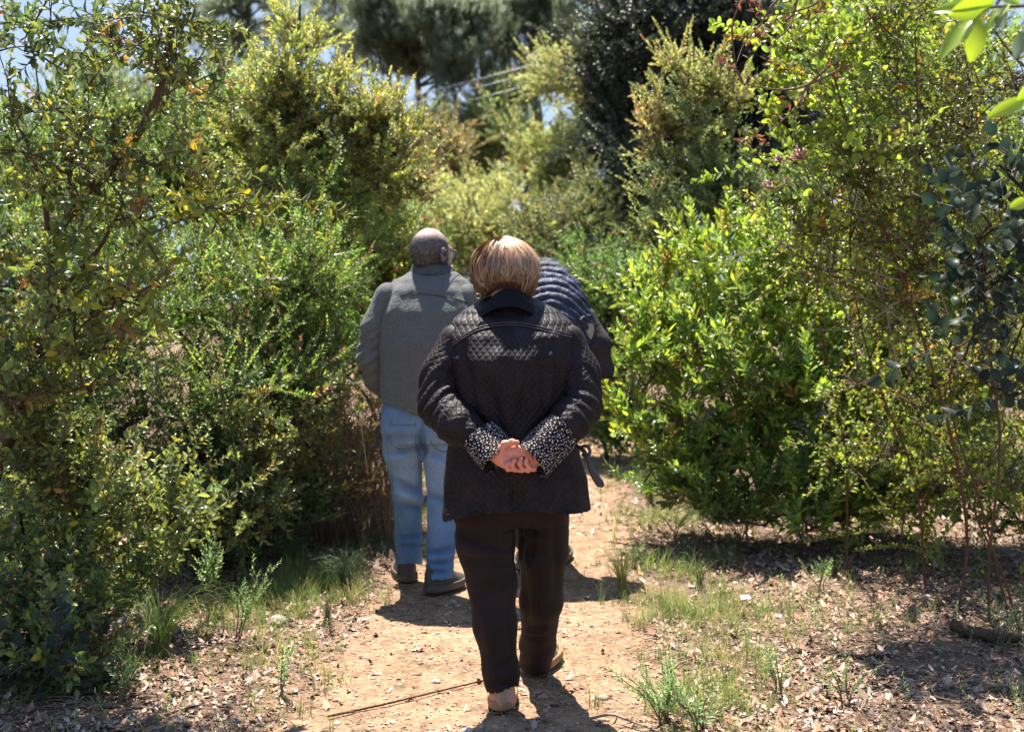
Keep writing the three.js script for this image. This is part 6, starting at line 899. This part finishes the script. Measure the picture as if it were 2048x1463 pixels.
// withered branch with rust-brown leaf clusters
{ const d = 4.7, at = P(1640, -40, d), t = base('dead_branch', at, 'withered hanging branch with curled rust-brown leaf clusters before the dark tree', 'dead branch'), r = rngOf(23), mat = bark(0.3, 0.2, 0.15);
  const lines = [[[1640, -40], [1560, -30], [1492, -5], [1466, 45], [1470, 120], [1474, 155]], [[1640, -40], [1580, -20], [1545, 10], [1520, 50], [1490, 85], [1472, 130]], [[1650, -10], [1630, 8], [1580, 25], [1512, 34]], [[1660, 130], [1610, 180], [1592, 215], [1566, 240], [1540, 262]], [[1566, 240], [1555, 230], [1540, 224]], [[1474, 140], [1490, 170], [1500, 150], [1520, 165]], [[1600, -30], [1590, 20], [1575, 60], [1545, 85]], [[1700, 130], [1600, 175], [1540, 178], [1480, 165]]];
  for (const l of lines) part('twig', limb(l.map(([x, y], i) => P(x, y, d + 0.03 * Math.sin(i * 2)).sub(at)), l.map((_, i) => lerp(0.006, 0.0022, i / (l.length - 1))), 6, 4, r, 0.2), mat, t);
  const leaf = [0, 1, 2].map((v) => leafGeo(0.034, 0.013, { fold: 1.1, curl: 1.2 - v, out: LANCE }, [[0.19, 0.075, 0.04], [0.13, 0.055, 0.032], [0.26, 0.12, 0.055]][v]));
  for (const [x, y, n, rr] of [[1512, 278, 16, 30], [1590, 200, 12, 22], [1504, 80, 12, 20], [1452, 128, 14, 24], [1520, 15, 10, 16], [1480, 0, 8, 14], [1600, 36, 14, 34], [1540, 48, 8, 14], [1660, 140, 10, 20], [1640, 20, 10, 20]]) for (let i = 0; i < n; i++) { const m = part('dead_leaf', leaf[i % 3], ML.dull, t); m.position.copy(P(x + (r() - 0.5) * 2 * rr, y + (r() - 0.5) * rr, d + (r() - 0.5) * 0.08)).sub(at); m.rotation.set(r() * 6, r() * 6, r() * 6); m.scale.setScalar(0.7 + 0.6 * r()); } }
// honeysuckle with dusky pink buds
{ const d = 4.6, at = P(1660, 400, d), t = base('honeysuckle', at, 'honeysuckle sprays with dusky pink flower heads reaching out of the thicket', 'honeysuckle'), r = rngOf(29);
  for (const [line, big] of [[[[1660, 400], [1620, 370], [1580, 365], [1545, 378]], 26], [[[1650, 380], [1620, 345], [1605, 318]], 26], [[[1640, 390], [1590, 350], [1562, 325]], 18]]) {
    const pts = line.map(([x, y]) => P(x, y, d).sub(at)), st = part('stem', twigGeo(pts, 0.003, 0.0014, [0.2, 0.18, 0.07], 5, 4), ML.dull, t), c = new THREE.CatmullRomCurve3(pts), tip = pts[pts.length - 1], k = d / FPX;
    for (let i = 0; i < 7; i++) for (const e of [-1, 1]) { const lf = part('leaf', leafGeo(0.034, 0.017, { out: OVAL }, [0.16, 0.24, 0.06]), ML.soft, st); lf.position.copy(c.getPoint(0.15 + 0.7 * i / 7)); lf.rotation.set(r() * 1.5 - 1, r() * 3, e * (0.8 + 0.5 * r())); lf.scale.setScalar(0.7 + 0.4 * r()); }
    for (let i = 0; i < 14; i++) { const a = r() * 6.283, el = r() * 1.6, D = V(Math.cos(a) * Math.sin(el) - 0.5, Math.cos(el) * 0.8 + 0.1, Math.sin(a) * Math.sin(el)).normalize().multiplyScalar(big * k * (0.6 + 0.5 * r())), g = limb([tip, tip.clone().addScaledVector(D, 0.5), tip.clone().add(D).add(V(0, 0.004, 0))], [0.0015, 0.0022, 0.0036], 5, 2); g.deleteAttribute('uv'); const b = 0.7 + 0.5 * r(); part('flower', colorBy(g, (x, y, z) => { const s = V(x, y, z).distanceTo(tip) / D.length(); return [lerp(0.26, 0.62, s * s) * b, lerp(0.075, 0.42, s * s * s) * b, lerp(0.11, 0.4, s * s * s) * b]; }), ML.dull, st); }
  } }
// bay branch that hangs into the upper corner, every leaf on its own
{ const d = 2.5, at = P(2120, 0, d), t = base('bay_branch', at, 'sunlit bay branch with big bright translucent leaves hanging into the upper corner', 'branch'), mat = MB.red;
  for (const l of [[[2120, 0], [2048, 12], [1990, 14], [1966, 20]], [[2120, 170], [2048, 131], [2010, 90], [1987, 56]], [[2120, 200], [2090, 196], [2052, 196]], [[2120, 390], [2090, 398], [2050, 402]]]) part('twig', limb(l.map(([x, y]) => P(x, y, d).sub(at)), l.map((_, i) => lerp(0.004, 0.0018, i / (l.length - 1))), 7, 4), mat, t);
  const br = [0.34, 0.47, 0.02], mid = [0.22, 0.34, 0.02], gr = [0.16, 0.22, 0.12];
  for (const [bx, by, tx, ty, w, c, yaw] of [[1985, 10, 1868, 14, 30, mid, 0.5], [1990, 4, 1902, 30, 46, br, -0.3], [1968, 18, 1874, 110, 44, mid, 0.9], [1960, 32, 1944, 122, 42, br, 0.1], [2023, 5, 1970, 52, 30, mid, 1.1], [2012, 14, 1994, 56, 34, gr, -0.5], [2060, 195, 1978, 231, 30, br, 0.3], [2060, 400, 2022, 414, 24, br, 0.2], [2062, 56, 2030, 112, 34, gr, 0.5], [2040, 8, 1985, -30, 40, br, 0.4], [2075, 150, 2040, 200, 34, mid, -0.6]]) {
    const A = P(bx, by, d), B = P(tx, ty, d - 0.015), L = A.distanceTo(B), y = V().subVectors(B, A).normalize(), z = V(0, 0, 1).addScaledVector(y, -y.z).normalize(), x = V().crossVectors(y, z).normalize(), g = leafGeo(L, w * d / FPX, { fold: 0.22, curl: 0.18, out: [0.3, 0.55, 0.8, 0.95, 1, 0.96, 0.84, 0.62, 0.34], wave: 0.012 }, c);
    const m = part('leaf', g, bx % 2 ? ML.soft : ML.glossy, t); m.matrix.makeBasis(x, y, z).multiply(new THREE.Matrix4().makeRotationY(yaw)); m.quaternion.setFromRotationMatrix(m.matrix); m.position.copy(A).sub(at);
  } }
// bare pale twigs that arch out of the thicket
{ const d = 5, at = P(1800, 560, d), t = base('bare_twigs', at, 'pale leafless twigs arching sideways out of the thicket over the bright shrub', 'bare branch'), r = rngOf(47);
  for (const l of [[[1800, 560], [1700, 530], [1600, 495], [1500, 500], [1440, 528]], [[1810, 545], [1720, 490], [1640, 478], [1570, 482], [1500, 470]], [[1790, 580], [1700, 560], [1620, 570], [1560, 600]], [[1780, 470], [1700, 430], [1640, 440], [1600, 470]], [[1800, 600], [1720, 650], [1650, 660], [1560, 640]], [[1820, 500], [1760, 440], [1700, 400], [1610, 395]], [[1900, 300], [1800, 200], [1720, 170], [1620, 175]], [[1950, 180], [1880, 150], [1800, 165], [1700, 130]], [[1700, 640], [1660, 540], [1668, 420], [1640, 330]], [[1800, 760], [1760, 560], [1720, 420], [1650, 250], [1640, 60]], [[1900, 640], [1830, 420], [1800, 240], [1810, 40]], [[1960, 600], [1900, 520], [1850, 500], [1760, 520]], [[2040, 330], [1960, 270], [1900, 262], [1840, 280]], [[1830, 660], [1740, 600], [1660, 590], [1580, 610]]]) { const q = part('twig', limb(l.map(([x, y], i) => P(x, y, d + 0.06 * Math.sin(i + x)).sub(at)), l.map((_, i) => lerp(0.0045, 0.0014, i / (l.length - 1))), 5, 5, r, 0.2), stickMat[2], t); } }

renderer.render(scene, camera);
